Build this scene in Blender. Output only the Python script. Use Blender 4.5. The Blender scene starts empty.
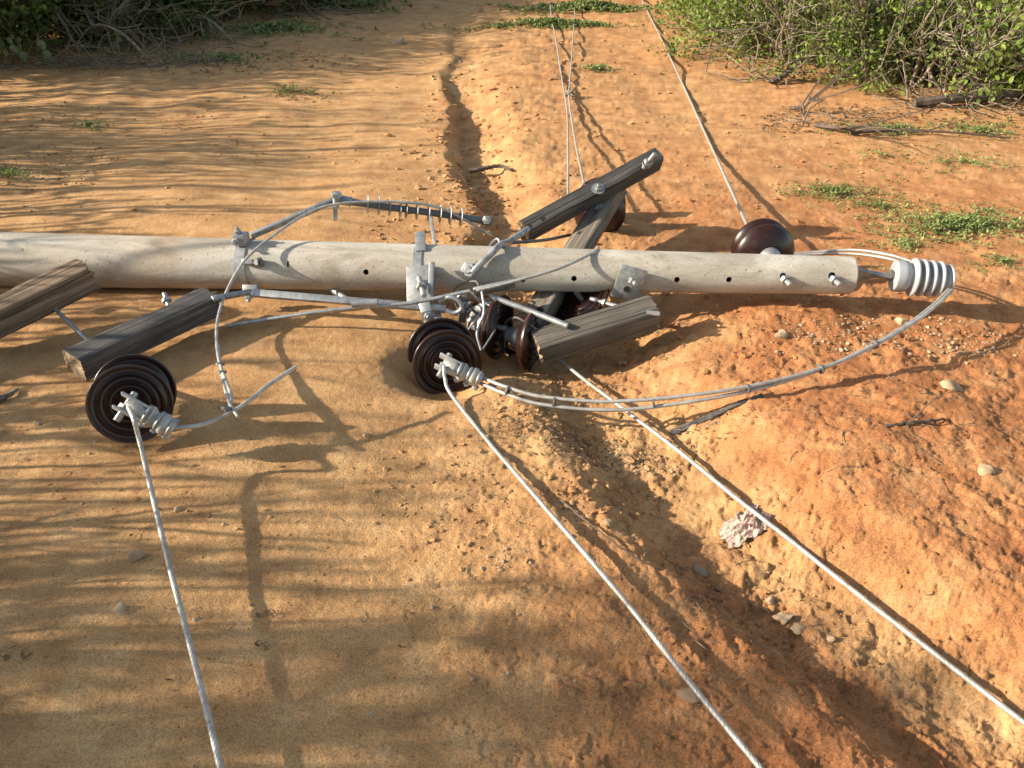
import bpy, bmesh, math, random
import numpy as np
from mathutils import Vector, Matrix, Quaternion

S = bpy.context.scene
COL = S.collection
R = math.radians

# ------------------------------------------------------------------ camera, sky, sun, exposure
PITCH, FPX, EYE = R(32.7), 800.0, 1.5
cam_d = bpy.data.cameras.new('camera'); cam = bpy.data.objects.new('camera', cam_d); COL.objects.link(cam)
cam.location = (0, 0, EYE); cam.rotation_euler = (R(90) - PITCH, 0, 0)
cam_d.sensor_width = 36.0; cam_d.lens = 36.0 * FPX / 1024.0; cam_d.clip_start = 0.05; cam_d.clip_end = 2000
S.camera = cam

SUN_DIR = Vector((1.0, 0.09, -0.43)).normalized()          # the way the light travels
W = bpy.data.worlds.new('World'); S.world = W; W.use_nodes = True
wn, wl = W.node_tree.nodes, W.node_tree.links
sky = wn.new('ShaderNodeTexSky'); sky.sky_type = 'NISHITA'; sky.sun_disc = False
sky.sun_elevation = math.asin(-SUN_DIR.z)
sky.sun_rotation = math.atan2(-SUN_DIR.x, -SUN_DIR.y) % (2 * math.pi)
tint = wn.new('ShaderNodeMix'); tint.data_type = 'RGBA'; tint.blend_type = 'MULTIPLY'; tint.inputs[0].default_value = 1.0; tint.inputs[7].default_value = (1.0, .86, .68, 1)
wl.new(sky.outputs[0], tint.inputs[6]); wl.new(tint.outputs[2], wn['Background'].inputs[0]); wn['Background'].inputs[1].default_value = 0.15
sun_d = bpy.data.lights.new('sun', 'SUN'); sun_d.energy = 5.0; sun_d.angle = R(0.8); sun_d.color = (1.0, 0.87, 0.68)
sun = bpy.data.objects.new('sun', sun_d); COL.objects.link(sun)
sun.rotation_euler = SUN_DIR.to_track_quat('-Z', 'Y').to_euler(); sun.location = (-8, -2, 5)
S.view_settings.view_transform = 'Standard'; S.view_settings.look = 'None'
S.view_settings.exposure = 1.04; S.view_settings.gamma = 1.0

# ------------------------------------------------------------------ photograph -> world helpers
_ct, _st = math.cos(PITCH), math.sin(PITCH)
def ray(px, py):
    u = (px - 512) / FPX; v = (384 - py) / FPX
    return Vector((u, _ct + v * _st, -_st + v * _ct))
def D(px, py, zc):                     # at a depth along the optical axis
    return Vector((0, 0, EYE)) + ray(px, py) * zc
def P(px, py, z=0.0):                  # on a level plane
    d = ray(px, py); return Vector((0, 0, EYE)) + d * ((z - EYE) / d.z)

# ------------------------------------------------------------------ noise
_rg = np.random.default_rng(7)
_perm = _rg.permutation(4096).astype(np.int64)
_ga = _rg.random(4096) * 2 * np.pi
_gx, _gy = np.cos(_ga), np.sin(_ga)
def perlin(x, y, seed=0):
    x = np.asarray(x, float) + seed * 17.31; y = np.asarray(y, float) - seed * 9.73
    xi = np.floor(x).astype(np.int64); yi = np.floor(y).astype(np.int64)
    xf, yf = x - xi, y - yi
    u = xf ** 3 * (xf * (xf * 6 - 15) + 10); v = yf ** 3 * (yf * (yf * 6 - 15) + 10)
    def g(ix, iy, dx, dy):
        h = _perm[(_perm[ix & 4095] + iy) & 4095]
        return _gx[h] * dx + _gy[h] * dy
    a = g(xi, yi, xf, yf); b = g(xi + 1, yi, xf - 1, yf)
    c = g(xi, yi + 1, xf, yf - 1); d = g(xi + 1, yi + 1, xf - 1, yf - 1)
    return (a + u * (b - a)) * (1 - v) + (c + u * (d - c)) * v * 1.0
def fbm(x, y, octs, seed=0, gain=.5):
    s = 0; a = 1.0; f = 1.0
    for o in range(octs):
        s = s + a * perlin(np.asarray(x) * f, np.asarray(y) * f, seed + o); a *= gain; f *= 2.03
    return s
def sm(a, b, x):
    t = np.clip((x - a) / (b - a), 0, 1); return t * t * (3 - 2 * t)

# ------------------------------------------------------------------ terrain
#            y     centre  depth  wl    wr
RUT = np.array([
    (-2.0,  3.2,  .12, .60, .80), (0.5, 1.45, .10, .45, .60), (1.05, .98, .115, .36, .55), (1.35, .74, .13, .34, .52),
    (1.60,  .56,  .125, .32, .50), (2.0, .42, .115, .34, .46), (2.4, .30, .10, .38, .45), (2.8, .22, .12, .40, .55),
    (3.2,  .10,  .10, .34, .45), (3.8, -.03, .09, .20, .30), (4.3, -.14, .10, .16, .40), (4.9, -.25, .12, .15, .45),
    (5.8, -.35, .11, .14, .42), (6.8, -.43, .08, .14, .4), (7.6, -.46, .05, .15, .3), (9.5, -.55, .03, .2, .3), (14, -.8, .0, .2, .3)])
PADS = []          # (x, y, z, r) small hollows under resting things
def ground(x, y, fine=True):
    x = np.asarray(x, float); y = np.asarray(y, float)
    wob = (.05 + .07 * sm(3.3, 4.2, y)) * fbm(x * 1.3, y * 1.3, 3, 3) + .02 * fbm(x * 6, y * 6, 2, 4)
    cx, dp, wl_, wr_ = (np.interp(y, RUT[:, 0], RUT[:, k]) for k in (1, 2, 3, 4))
    wob = wob + .035 * sm(3.5, 4.2, y) * fbm(x * 9, y * 9, 3, 6)
    d = x - cx + wob
    lip = np.where(d < 0, sm(-1, -.18, d / wl_), 1 - sm(.12, 1, d / wr_))
    z = -dp * lip
    z = z + .05 * (1 - sm(-1.0, -.15, x)) * (1 - sm(3.5, 6, y))
    z = z + .055 * np.exp(-(((x - 1.15) / .55) ** 2 + ((y - 2.0) / .62) ** 2))
    z = z + .035 * np.exp(-(((x - 1.0) / .3) ** 2 + ((y - 2.85) / .2) ** 2))
    z = z + .03 * np.exp(-((y - 2.55 - .1 * x) / .12) ** 2) * np.exp(-((x - .95) / .35) ** 2)
    far = sm(2.5, 12, y)
    z = z + (.022 + .05 * far) * fbm(x * .9, y * .9, 3, 11)
    # rough on the right and round the rut, smooth sand on the left
    rough = np.clip(.16 + .62 * sm(-.5, .35, x + .18 * fbm(x * 2, y * 2, 2, 5)) + .5 * lip, 0, 1.1)
    rough = rough * np.where(y > 3.3, np.clip(.55 + .6 * np.exp(-((x + .1) / .8) ** 2), 0, 1), 1)
    if fine:
        n1 = fbm(x * 5, y * 5, 3, 21, .55)
        n2 = fbm(x * 17, y * 17, 3, 31, .6)
        rid = 1 - np.abs(fbm(x * 7 + .3 * n1, y * 7, 3, 41, .55)) * 2
        n3 = fbm(x * 60, y * 60, 2, 35, .6)
        z = z + rough * (.012 * n1 + .0065 * n2 + .004 * rid + .0022 * n3)
        z = z + (.0035 - .0022 * sm(2.5, 4, y)) * fbm(x * 3.0, y * 8.0, 3, 51) + .0022 * fbm(x * 38, y * 45, 3, 61, .6)
        st = fbm(x * 4.5 + .2 * n2, y * 4.5 + .2 * n1, 5, 81, .62); st2 = fbm(x * 13 + .3 * n2, y * 13, 4, 86, .62)
        crust = np.clip(rough - .12, 0, 1)
        z = z + crust * (.009 * sm(-.03, .05, st) + .005 * sm(.14, .19, st) + .0022 * sm(.0, .06, st2) - .003 * (1 - sm(.0, .03, np.abs(st2 - .2))))
        z = z + (.32 + crust) * .0026 * fbm(x * 130, y * 130, 2, 95, .7)
        z = z - .014 * sm(2.8, 4.5, y) * (np.exp(-((x + 1.05 + .05 * y) / .22) ** 2) + np.exp(-((x + 2.5 + .03 * y) / .22) ** 2))
        # clods
        cl = np.maximum(fbm(x * 24, y * 24, 2, 71) - .22, 0)
        z = z + cl * .018 * np.clip(rough - .3, 0, 1)
    for (ax, ay, az, ar) in PADS:
        w = np.exp(-(((x - ax) ** 2 + (y - ay) ** 2) / ar ** 2) ** 1.5)
        z = z * (1 - w) + az * w
    return z
def gz(x, y): return float(ground(np.array([x]), np.array([y]))[0])
def G(px, py, h=0.0, fine=True):       # where the ray through a pixel meets the ground (plus h)
    d = ray(px, py); o = Vector((0, 0, EYE))
    ts = np.linspace(.4, 1, 400) * (min(1.9 / max(-d.z, .02), 60))
    X, Y, Z = d.x * ts, d.y * ts, EYE + d.z * ts
    g = ground(X, Y, fine) + h
    k = np.argmax(Z < g); k = max(k, 1)
    a, b = (Z - g)[k - 1], (Z - g)[k]
    t = ts[k - 1] + (ts[k] - ts[k - 1]) * (a / (a - b) if a != b else 0)
    return o + d * float(t)

# ------------------------------------------------------------------ materials
def nt(name):
    m = bpy.data.materials.new(name); m.use_nodes = True
    n, l = m.node_tree.nodes, m.node_tree.links
    return m, n, l, n['Principled BSDF']
def noise(n, l, vec, scale, detail=4, rough=.55, dist=0.0):
    t = n.new('ShaderNodeTexNoise'); t.inputs['Scale'].default_value = scale; t.inputs['Detail'].default_value = detail
    t.inputs['Roughness'].default_value = rough; t.inputs['Distortion'].default_value = dist
    if vec is not None: l.new(vec, t.inputs['Vector'])
    return t.outputs['Fac']
def ramp(n, l, fac, stops):
    r = n.new('ShaderNodeValToRGB'); e = r.color_ramp.elements
    while len(e) < len(stops): e.new(.5)
    for k, (p, c) in enumerate(stops):
        e[k].position = p; e[k].color = (*c, 1) if len(c) == 3 else c
    l.new(fac, r.inputs[0]); return r.outputs[0]
def mix(n, l, fac, a, b, mode='MIX'):
    m = n.new('ShaderNodeMix'); m.data_type = 'RGBA'; m.blend_type = mode
    for s, v in ((m.inputs[0], fac), (m.inputs[6], a), (m.inputs[7], b)):
        if hasattr(v, 'is_linked'): l.new(v, s)
        elif isinstance(v, (int, float)): s.default_value = v
        else: s.default_value = (*v, 1)
    return m.outputs[2]
def bump(n, l, height, strength, dist, prev=None):
    b = n.new('ShaderNodeBump'); b.inputs['Strength'].default_value = strength; b.inputs['Distance'].default_value = dist
    l.new(height, b.inputs['Height'])
    if prev is not None: l.new(prev, b.inputs['Normal'])
    return b.outputs[0]
def objco(n): return n.new('ShaderNodeTexCoord').outputs['Object']
def mapped(n, l, vec, scale):
    m = n.new('ShaderNodeMapping'); m.inputs['Scale'].default_value = scale; l.new(vec, m.inputs[0]); return m.outputs[0]

def soil_material(name='red_soil', use_zone=True):
    m, n, l, b = nt(name); co = objco(n)
    big = noise(n, l, co, 1.1, 5, .6); mid = noise(n, l, co, 7, 6, .65); grain = noise(n, l, co, 210, 3, .7); fleck = noise(n, l, co, 55, 3, .6)
    sand = ramp(n, l, mid, [(.28, (.355, .195, .092)), (.5, (.52, .302, .140)), (.74, (.66, .42, .215))])
    red = ramp(n, l, mid, [(.26, (.29, .118, .052)), (.5, (.45, .198, .084)), (.75, (.60, .33, .155))])
    at = n.new('ShaderNodeAttribute'); at.attribute_name = 'zone'
    z = n.new('ShaderNodeMath'); z.operation = 'MULTIPLY_ADD'; l.new(big, z.inputs[0]); z.inputs[1].default_value = 1.6
    z2 = n.new('ShaderNodeMath'); z2.operation = 'ADD'; z2.use_clamp = True; l.new(at.outputs['Fac'], z.inputs[2]); l.new(z.outputs[0], z2.inputs[0]); z2.inputs[1].default_value = -.80
    c = mix(n, l, z2.outputs[0], sand, red)
    gr = ramp(n, l, grain, [(.32, (.50, .47, .45)), (.5, (.98, .98, .98)), (.68, (1.28, 1.26, 1.22))])
    c = mix(n, l, .8, c, gr, 'MULTIPLY')
    fl = ramp(n, l, fleck, [(.66, (0, 0, 0)), (.74, (1, 1, 1))])
    c = mix(n, l, fl, c, mix(n, l, .5, c, (.16, .085, .045)))
    l.new(c, b.inputs['Base Color']); b.inputs['Roughness'].default_value = .95; b.inputs['Specular IOR Level'].default_value = .15
    nb = bump(n, l, noise(n, l, co, 48, 6, .75), .42, .008)
    nb = bump(n, l, noise(n, l, co, 150, 5, .75), .9, .006, nb)
    l.new(nb, b.inputs['Normal'])
    return m
M = {}
M['soil'] = soil_material()

def metal(name, col, rough, metallic=.85, dirt=.35):
    m, n, l, b = nt(name); co = objco(n)
    f = noise(n, l, co, 30, 5, .65)
    c = ramp(n, l, f, [(.3, tuple(x * (1 - dirt) for x in col)), (.65, col)])
    rust = ramp(n, l, noise(n, l, co, 42, 5, .65), [(.58, (0, 0, 0)), (.72, (.75, .75, .75))])
    c = mix(n, l, rust, c, (.28, .17, .09))
    l.new(c, b.inputs['Base Color']); b.inputs['Metallic'].default_value = metallic
    l.new(ramp(n, l, f, [(.3, (rough + .2,) * 3), (.7, (rough,) * 3)]), b.inputs['Roughness'])
    l.new(bump(n, l, noise(n, l, co, 160, 3), .25, .002), b.inputs['Normal'])
    return m
M['galv'] = metal('galvanised_steel', (.46, .48, .50), .38, .65, .6)
M['alu'] = metal('aluminium_cable', (.52, .51, .49), .42, .5, .5)
M['dark_metal'] = metal('weathered_steel', (.20, .19, .19), .5, .5, .4)
M['clamp'] = metal('cast_aluminium', (.46, .46, .45), .5, .4, .3)

m, n, l, b = nt('concrete'); co = objco(n)
st = noise(n, l, mapped(n, l, co, (.9, 3, 3)), 3.0, 6, .62, 1.2)
c = ramp(n, l, st, [(.30, (.25, .225, .185)), (.5, (.40, .375, .33)), (.7, (.54, .52, .475))])
pit = noise(n, l, co, 85, 3, .65); pm = ramp(n, l, pit, [(.64, (0, 0, 0)), (.70, (1, 1, 1))])
c = mix(n, l, pm, c, (.15, .12, .095))
agg = ramp(n, l, noise(n, l, co, 190, 2), [(.35, (.85, .84, .83)), (.62, (1.05, 1.05, 1.05))])
c = mix(n, l, .7, c, agg, 'MULTIPLY')
dirt = ramp(n, l, noise(n, l, co, 2.2, 5, .6), [(.50, (0, 0, 0)), (.76, (.42, .42, .42))])
c = mix(n, l, dirt, c, (.40, .24, .12))
l.new(c, b.inputs['Base Color']); b.inputs['Roughness'].default_value = .88
inv = n.new('ShaderNodeMath'); inv.operation = 'SUBTRACT'; inv.inputs[0].default_value = 1; l.new(pm, inv.inputs[1])
l.new(bump(n, l, inv.outputs[0], .5, .004, bump(n, l, noise(n, l, co, 90, 4), .3, .003)), b.inputs['Normal'])
M['concrete'] = m
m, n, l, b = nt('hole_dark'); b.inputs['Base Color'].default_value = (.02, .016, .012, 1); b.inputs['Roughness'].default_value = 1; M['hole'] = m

def wood(name, lo, mid_, hi, axis_scale=(1.2, 26, 26)):
    m, n, l, b = nt(name); co = objco(n); v = mapped(n, l, co, axis_scale)
    g = noise(n, l, v, 1.7, 7, .72, .5); patch = noise(n, l, co, 5, 4)
    c = ramp(n, l, g, [(.33, lo), (.48, mid_), (.64, hi)])
    c = mix(n, l, ramp(n, l, patch, [(.4, (0, 0, 0)), (.7, (.6, .6, .6))]), c, tuple(x * .55 for x in mid_))
    # fresh split grain lines
    g2 = noise(n, l, mapped(n, l, co, (.6, 60, 60)), 3.0, 3, .6)
    c = mix(n, l, ramp(n, l, g2, [(.36, (.85, .85, .85)), (.44, (0, 0, 0))]), c, tuple(x * .3 for x in lo))
    l.new(c, b.inputs['Base Color']); b.inputs['Roughness'].default_value = .85
    l.new(bump(n, l, g2, .6, .005, bump(n, l, g, .6, .006)), b.inputs['Normal'])
    return m
M['wood_dark'] = wood('charcoal_weathered_wood', (.022, .021, .022), (.070, .066, .066), (.19, .165, .14))
M['wood_brown'] = wood('brown_weathered_wood', (.035, .026, .020), (.17, .115, .075), (.40, .28, .18))
M['wood_end'] = wood('sawn_end_grain', (.10, .07, .045), (.33, .24, .155), (.50, .39, .27), (14, 14, 14))
M['wood_old'] = wood('old_grey_wood', (.03, .027, .024), (.092, .083, .070), (.19, .172, .142))
M['wood_grey'] = wood('grey_weathered_wood', (.05, .043, .036), (.17, .145, .115), (.33, .29, .235))

m, n, l, b = nt('brown_glaze'); co = objco(n)
c = ramp(n, l, noise(n, l, co, 14, 4, .6), [(.35, (.014, .0055, .0045)), (.7, (.034, .011, .008))])
du = ramp(n, l, noise(n, l, co, 22, 5, .7), [(.55, (0, 0, 0)), (.75, (.14, .14, .14))])
c = mix(n, l, du, c, (.22, .12, .06))
l.new(c, b.inputs['Base Color']); l.new(ramp(n, l, du, [(0, (.30,) * 3), (.14, (.55,) * 3)]), b.inputs['Roughness']); M['glaze'] = m
m, n, l, b = nt('grey_porcelain'); co = objco(n)
c = ramp(n, l, noise(n, l, co, 12, 4, .6), [(.35, (.26, .28, .31)), (.7, (.38, .40, .43))]); l.new(c, b.inputs['Base Color']); b.inputs['Roughness'].default_value = .3; M['porcelain'] = m
m, n, l, b = nt('grey_polymer'); b.inputs['Base Color'].default_value = (.13, .135, .14, 1); b.inputs['Roughness'].default_value = .55; M['polymer'] = m

def leaf_mat(name, c1, c2, trans=.35):
    m, n, l, b = nt(name); g = n.new('ShaderNodeNewGeometry')
    c = ramp(n, l, g.outputs['Random Per Island'], [(0, c1), (.8, c2), (1, tuple(x * 1.2 for x in c2))])
    cl_ = ramp(n, l, noise(n, l, objco(n), 3.5, 3, .6), [(.36, (.55, .60, .5)), (.62, (1.15, 1.1, 1.0))]); c = mix(n, l, .9, c, cl_, 'MULTIPLY')
    l.new(c, b.inputs['Base Color']); b.inputs['Roughness'].default_value = .5; b.inputs['Specular IOR Level'].default_value = .3
    t = n.new('ShaderNodeBsdfTranslucent'); l.new(c, t.inputs[0]); ms = n.new('ShaderNodeMixShader'); ms.inputs[0].default_value = trans
    l.new(b.outputs[0], ms.inputs[1]); l.new(t.outputs[0], ms.inputs[2]); l.new(ms.outputs[0], n['Material Output'].inputs[0])
    return m
M['leaf_bright'] = leaf_mat('bright_leaf', (.10, .17, .035), (.25, .34, .08))
M['leaf_mid'] = leaf_mat('olive_leaf', (.09, .13, .045), (.20, .25, .09))
M['leaf_dark'] = leaf_mat('dark_leaf', (.05, .09, .025), (.13, .19, .05))
M['leaf_weed'] = leaf_mat('weed_leaf', (.12, .17, .06), (.32, .38, .15), .25)
M['leaf_dry'] = leaf_mat('dry_leaf', (.10, .055, .03), (.24, .16, .09), .1)
def bark(name, a, c_):
    m, n, l, b = nt(name); co = objco(n)
    l.new(ramp(n, l, noise(n, l, mapped(n, l, co, (1, 1, .3)), 30, 5, .65), [(.3, a), (.7, c_)]), b.inputs['Base Color']); b.inputs['Roughness'].default_value = .9
    return m
M['twig_pale'] = bark('pale_twig', (.16, .13, .10), (.36, .31, .25))
M['twig_dark'] = bark('dark_twig', (.05, .038, .03), (.13, .10, .08))
m, n, l, b = nt('cactus_skin'); l.new(ramp(n, l, noise(n, l, objco(n), 30, 3), [(.35, (.10, .15, .06)), (.7, (.24, .28, .14))]), b.inputs['Base Color']); b.inputs['Roughness'].default_value = .6; M['cactus'] = m
m, n, l, b = nt('pale_stone'); co = objco(n); l.new(ramp(n, l, noise(n, l, co, 24, 5, .7), [(.3, (.22, .14, .08)), (.55, (.42, .31, .20)), (.75, (.55, .46, .35))]), b.inputs['Base Color']); b.inputs['Roughness'].default_value = .9
l.new(bump(n, l, noise(n, l, co, 60, 4), .5, .004), b.inputs['Normal']); M['stone'] = m
m, n, l, b = nt('grey_stone'); co = objco(n); l.new(ramp(n, l, noise(n, l, co, 24, 5, .7), [(.3, (.19, .13, .085)), (.7, (.34, .25, .165))]), b.inputs['Base Color']); b.inputs['Roughness'].default_value = .9; M['stone_grey'] = m
m, n, l, b = nt('crumpled_rag'); co = objco(n); 
c = ramp(n, l, noise(n, l, co, 9, 3, .6, 1.2), [(.33, (.04, .045, .035)), (.39, (.22, .19, .15)), (.45, (.46, .33, .27)), (.56, (.48, .31, .28)), (.64, (.44, .20, .19)), (.74, (.40, .08, .08))]); l.new(c, b.inputs['Base Color']); b.inputs['Roughness'].default_value = .6; M['rag'] = m

# ------------------------------------------------------------------ mesh builder
def frame(axis, up=(0, 0, 1)):
    a = Vector(axis).normalized(); u = Vector(up)
    s = u.cross(a)
    if s.length < 1e-4: s = Vector((1, 0, 0)).cross(a)
    s.normalize(); u = a.cross(s)
    return a, s, u
class MB:
    def __init__(self): self.v = []; self.f = []; self.n = 0
    def add(self, verts, faces):
        b = self.n; self.v.extend([tuple(p) for p in verts]); self.f.extend([tuple(i + b for i in q) for q in faces]); self.n += len(verts)
    def tube(self, pts, rad, n=8, caps=True, lobes=0, twist=0.0, lobe_depth=.12):
        pts = [Vector(p) for p in pts]; N = len(pts)
        if not hasattr(rad, '__len__'): rad = [rad] * N
        if len(rad) != N: rad = list(np.interp(np.linspace(0, 1, N), np.linspace(0, 1, len(rad)), rad))
        t0 = (pts[1] - pts[0]).normalized(); _, s, u = frame(t0)
        V = []; L = 0.0
        for i, p in enumerate(pts):
            t = (pts[min(i + 1, N - 1)] - pts[max(i - 1, 0)]).normalized()
            s = (s - t * s.dot(t)).normalized(); u = t.cross(s)
            if i: L += (p - pts[i - 1]).length
            for k in range(n):
                a = 2 * math.pi * k / n; r = rad[i]
                if lobes: r *= 1 - lobe_depth * (1 - abs(math.cos(lobes * .5 * (a - twist * L))))
                V.append(p + (s * math.cos(a) + u * math.sin(a)) * r)
        F = [(i * n + k, i * n + (k + 1) % n, (i + 1) * n + (k + 1) % n, (i + 1) * n + k) for i in range(N - 1) for k in range(n)]
        if caps: F += [tuple(range(n))[::-1], tuple((N - 1) * n + k for k in range(n))]
        self.add(V, F); return self
    def lathe(self, prof, o, axis, n=40, up=(0, 0, 1)):
        a, s, u = frame(axis, up); o = Vector(o); V = []; rows = []
        for (r, z) in prof:
            if r < 1e-6: rows.append([len(V)]); V.append(o + a * z)
            else:
                rows.append(list(range(len(V), len(V) + n)))
                V += [o + a * z + (s * math.cos(2 * math.pi * k / n) + u * math.sin(2 * math.pi * k / n)) * r for k in range(n)]
        F = []
        for A, B in zip(rows, rows[1:]):
            for k in range(n):
                k2 = (k + 1) % n
                if len(A) == 1 and len(B) == 1: continue
                if len(A) == 1: F.append((A[0], B[k2], B[k]))
                elif len(B) == 1: F.append((A[k], A[k2], B[0]))
                else: F.append((A[k], A[k2], B[k2], B[k]))
        self.add(V, F); return self
    def box(self, c, axis, up, dims, bev=.003):
        a, s, u = frame(axis, up); c = Vector(c)
        bm = bmesh.new(); bmesh.ops.create_cube(bm, size=1)
        for v in bm.verts: v.co = Vector((v.co.x * dims[0], v.co.y * dims[1], v.co.z * dims[2]))
        if bev: bmesh.ops.bevel(bm, geom=bm.edges[:], offset=bev, segments=2, profile=.5, affect='EDGES')
        V = [c + a * v.co.x + s * v.co.y + u * v.co.z for v in bm.verts]; bm.verts.index_update()
        F = [tuple(v.index for v in f.verts) for f in bm.faces]; bm.free(); self.add(V, F); return self
    def bar(self, p0, p1, w, t, up=(0, 0, 1), bev=.002):
        p0, p1 = Vector(p0), Vector(p1); return self.box((p0 + p1) / 2, p1 - p0, up, ((p1 - p0).length, w, t), bev)
    def hexnut(self, c, axis, r, h):
        self.lathe([(0, -h / 2), (r * .85, -h / 2), (r, -h / 2 + .1 * h), (r, h / 2 - .1 * h), (r * .85, h / 2), (0, h / 2)], c, axis, 6); return self
    def build(self, name, mat, parent=None, smooth=True, angle=40, origin=None, local=None):
        me = bpy.data.meshes.new(name); V = [Vector(p) for p in self.v]
        if local is not None:
            inv = local.inverted(); V = [inv @ p for p in V]; mw = local
        else:
            if origin is None:
                arr = np.array(self.v); origin = Vector(((arr[:, 0].min() + arr[:, 0].max()) / 2, (arr[:, 1].min() + arr[:, 1].max()) / 2, arr[:, 2].min()))
            origin = Vector(origin); V = [p - origin for p in V]; mw = Matrix.Translation(origin)
        me.from_pydata(V, [], self.f); me.materials.append(M[mat] if isinstance(mat, str) else mat)
        return link(name, me, mw, parent, smooth, angle)
def link(name, me, mw, parent=None, smooth=True, angle=40):
    bm = bmesh.new(); bm.from_mesh(me); bmesh.ops.recalc_face_normals(bm, faces=bm.faces[:])
    if smooth:
        ca = R(angle)
        for f in bm.faces: f.smooth = True
        for e in bm.edges:
            if len(e.link_faces) == 2 and e.calc_face_angle(0) > ca: e.smooth = False
    bm.to_mesh(me); bm.free()
    o = bpy.data.objects.new(name, me); COL.objects.link(o)
    place(o, mw, parent); return o
WM = {}
def place(o, mw, parent=None):
    WM[o] = mw
    if parent is not None:
        o.parent = parent; o.matrix_parent_inverse = Matrix.Identity(4); o.matrix_basis = WM[parent].inverted() @ mw
    else: o.matrix_basis = mw
def tag(o, label, cat, group=None, kind=None):
    o['label'] = label; o['category'] = cat
    if group: o['group'] = group
    if kind: o['kind'] = kind
    return o
def thing(name, label, cat, loc, group=None):
    o = bpy.data.objects.new(name, None); COL.objects.link(o); o.empty_display_size = .05
    place(o, Matrix.Translation(Vector(loc))); return tag(o, label, cat, group)
def structure(o): o['kind'] = 'structure'; return o
def curve(pts, n=80):                  # centripetal-ish Catmull-Rom through points
    p = [Vector(q) for q in pts]
    if len(p) == 2: return [p[0].lerp(p[1], i / n) for i in range(n + 1)]
    p = [p[0] * 2 - p[1]] + p + [p[-1] * 2 - p[-2]]
    L = [(p[i + 1] - p[i]).length for i in range(1, len(p) - 2)]; tot = sum(L); out = []
    for i in range(1, len(p) - 2):
        k = max(2, int(round(n * L[i - 1] / tot)))
        for j in range(k):
            t = j / k; a, b_, c_, d_ = p[i - 1:i + 3]
            out.append(.5 * (2 * b_ + (c_ - a) * t + (2 * a - 5 * b_ + 4 * c_ - d_) * t * t + (3 * b_ - a - 3 * c_ + d_) * t ** 3))
    out.append(p[-2]); return out
rng = np.random.default_rng(3); rnd = random.Random(5)

# ------------------------------------------------------------------ the ground sheet
PADS += [(D(131, 436, 2.42).x, D(131, 436, 2.42).y, .035, .16), (D(446, 392, 2.93).x, D(446, 392, 2.93).y, -.105, .16), (D(505, 345, 3.1).x, D(505, 345, 3.1).y, -.13, .20), (D(590, 312, 3.2).x, D(590, 312, 3.2).y, -.07, .16)]
def zone_at(x, yv):                    # how red the soil is: sandy on the left, red on the right bank, pale wash in the rut
    zone = sm(-.1, .95, x - .25 * (yv - 2) * (yv < 3.2)) * (1 - .62 * sm(2.6, 5.5, yv)) * 1.05
    zone = zone + .25 * np.exp(-((x + .1) / .5) ** 2) * (yv > 3)
    return zone - .8 * np.exp(-((x - np.interp(yv, RUT[:, 0], RUT[:, 1]) - .10) / .15) ** 2) * (1 - sm(2.0, 2.5, yv))
def build_ground():
    ys = [-6, -5, -4, -3, -2, -1.4, -.9, -.5, -.2]; y = 0.0
    while y < 60:
        ys.append(y); y += .00118 * (y * y + 2.6) if y > .75 else .03
    ys += [75, 95, 130, 180, 250, 400]
    ys = np.array(ys)
    t = np.concatenate([-np.geomspace(.9, 8, 26)[::-1], np.arange(-.88, .88, .0019), np.geomspace(.9, 8, 26)])
    Y, T = np.meshgrid(ys, t, indexing='ij'); X = T * (np.maximum(Y, .0) * .98 + 1.0)
    Z = ground(X.ravel(), Y.ravel())
    nr, nc = Y.shape
    co = np.stack([X.ravel(), Y.ravel(), Z], 1)
    idx = np.arange(nr * nc).reshape(nr, nc)
    q = np.stack([idx[:-1, :-1], idx[:-1, 1:], idx[1:, 1:], idx[1:, :-1]], -1).reshape(-1, 4)
    me = bpy.data.meshes.new('ground'); me.vertices.add(len(co)); me.vertices.foreach_set('co', co.ravel())
    me.loops.add(q.size); me.loops.foreach_set('vertex_index', q.ravel().astype(np.int32))
    me.polygons.add(len(q)); me.polygons.foreach_set('loop_start', np.arange(0, q.size, 4, dtype=np.int32))
    me.polygons.foreach_set('loop_total', np.full(len(q), 4, np.int32)); me.update(calc_edges=True); me.shade_smooth()
    zone = zone_at(co[:, 0], co[:, 1])
    at = me.attributes.new('zone', 'FLOAT', 'POINT'); at.data.foreach_set('value', zone.astype(np.float32))
    me.materials.append(M['soil'])
    o = bpy.data.objects.new('ground', me); COL.objects.link(o); tag(o, 'orange dirt track with an eroded rut running through it', 'ground', kind='structure')
build_ground()

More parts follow.
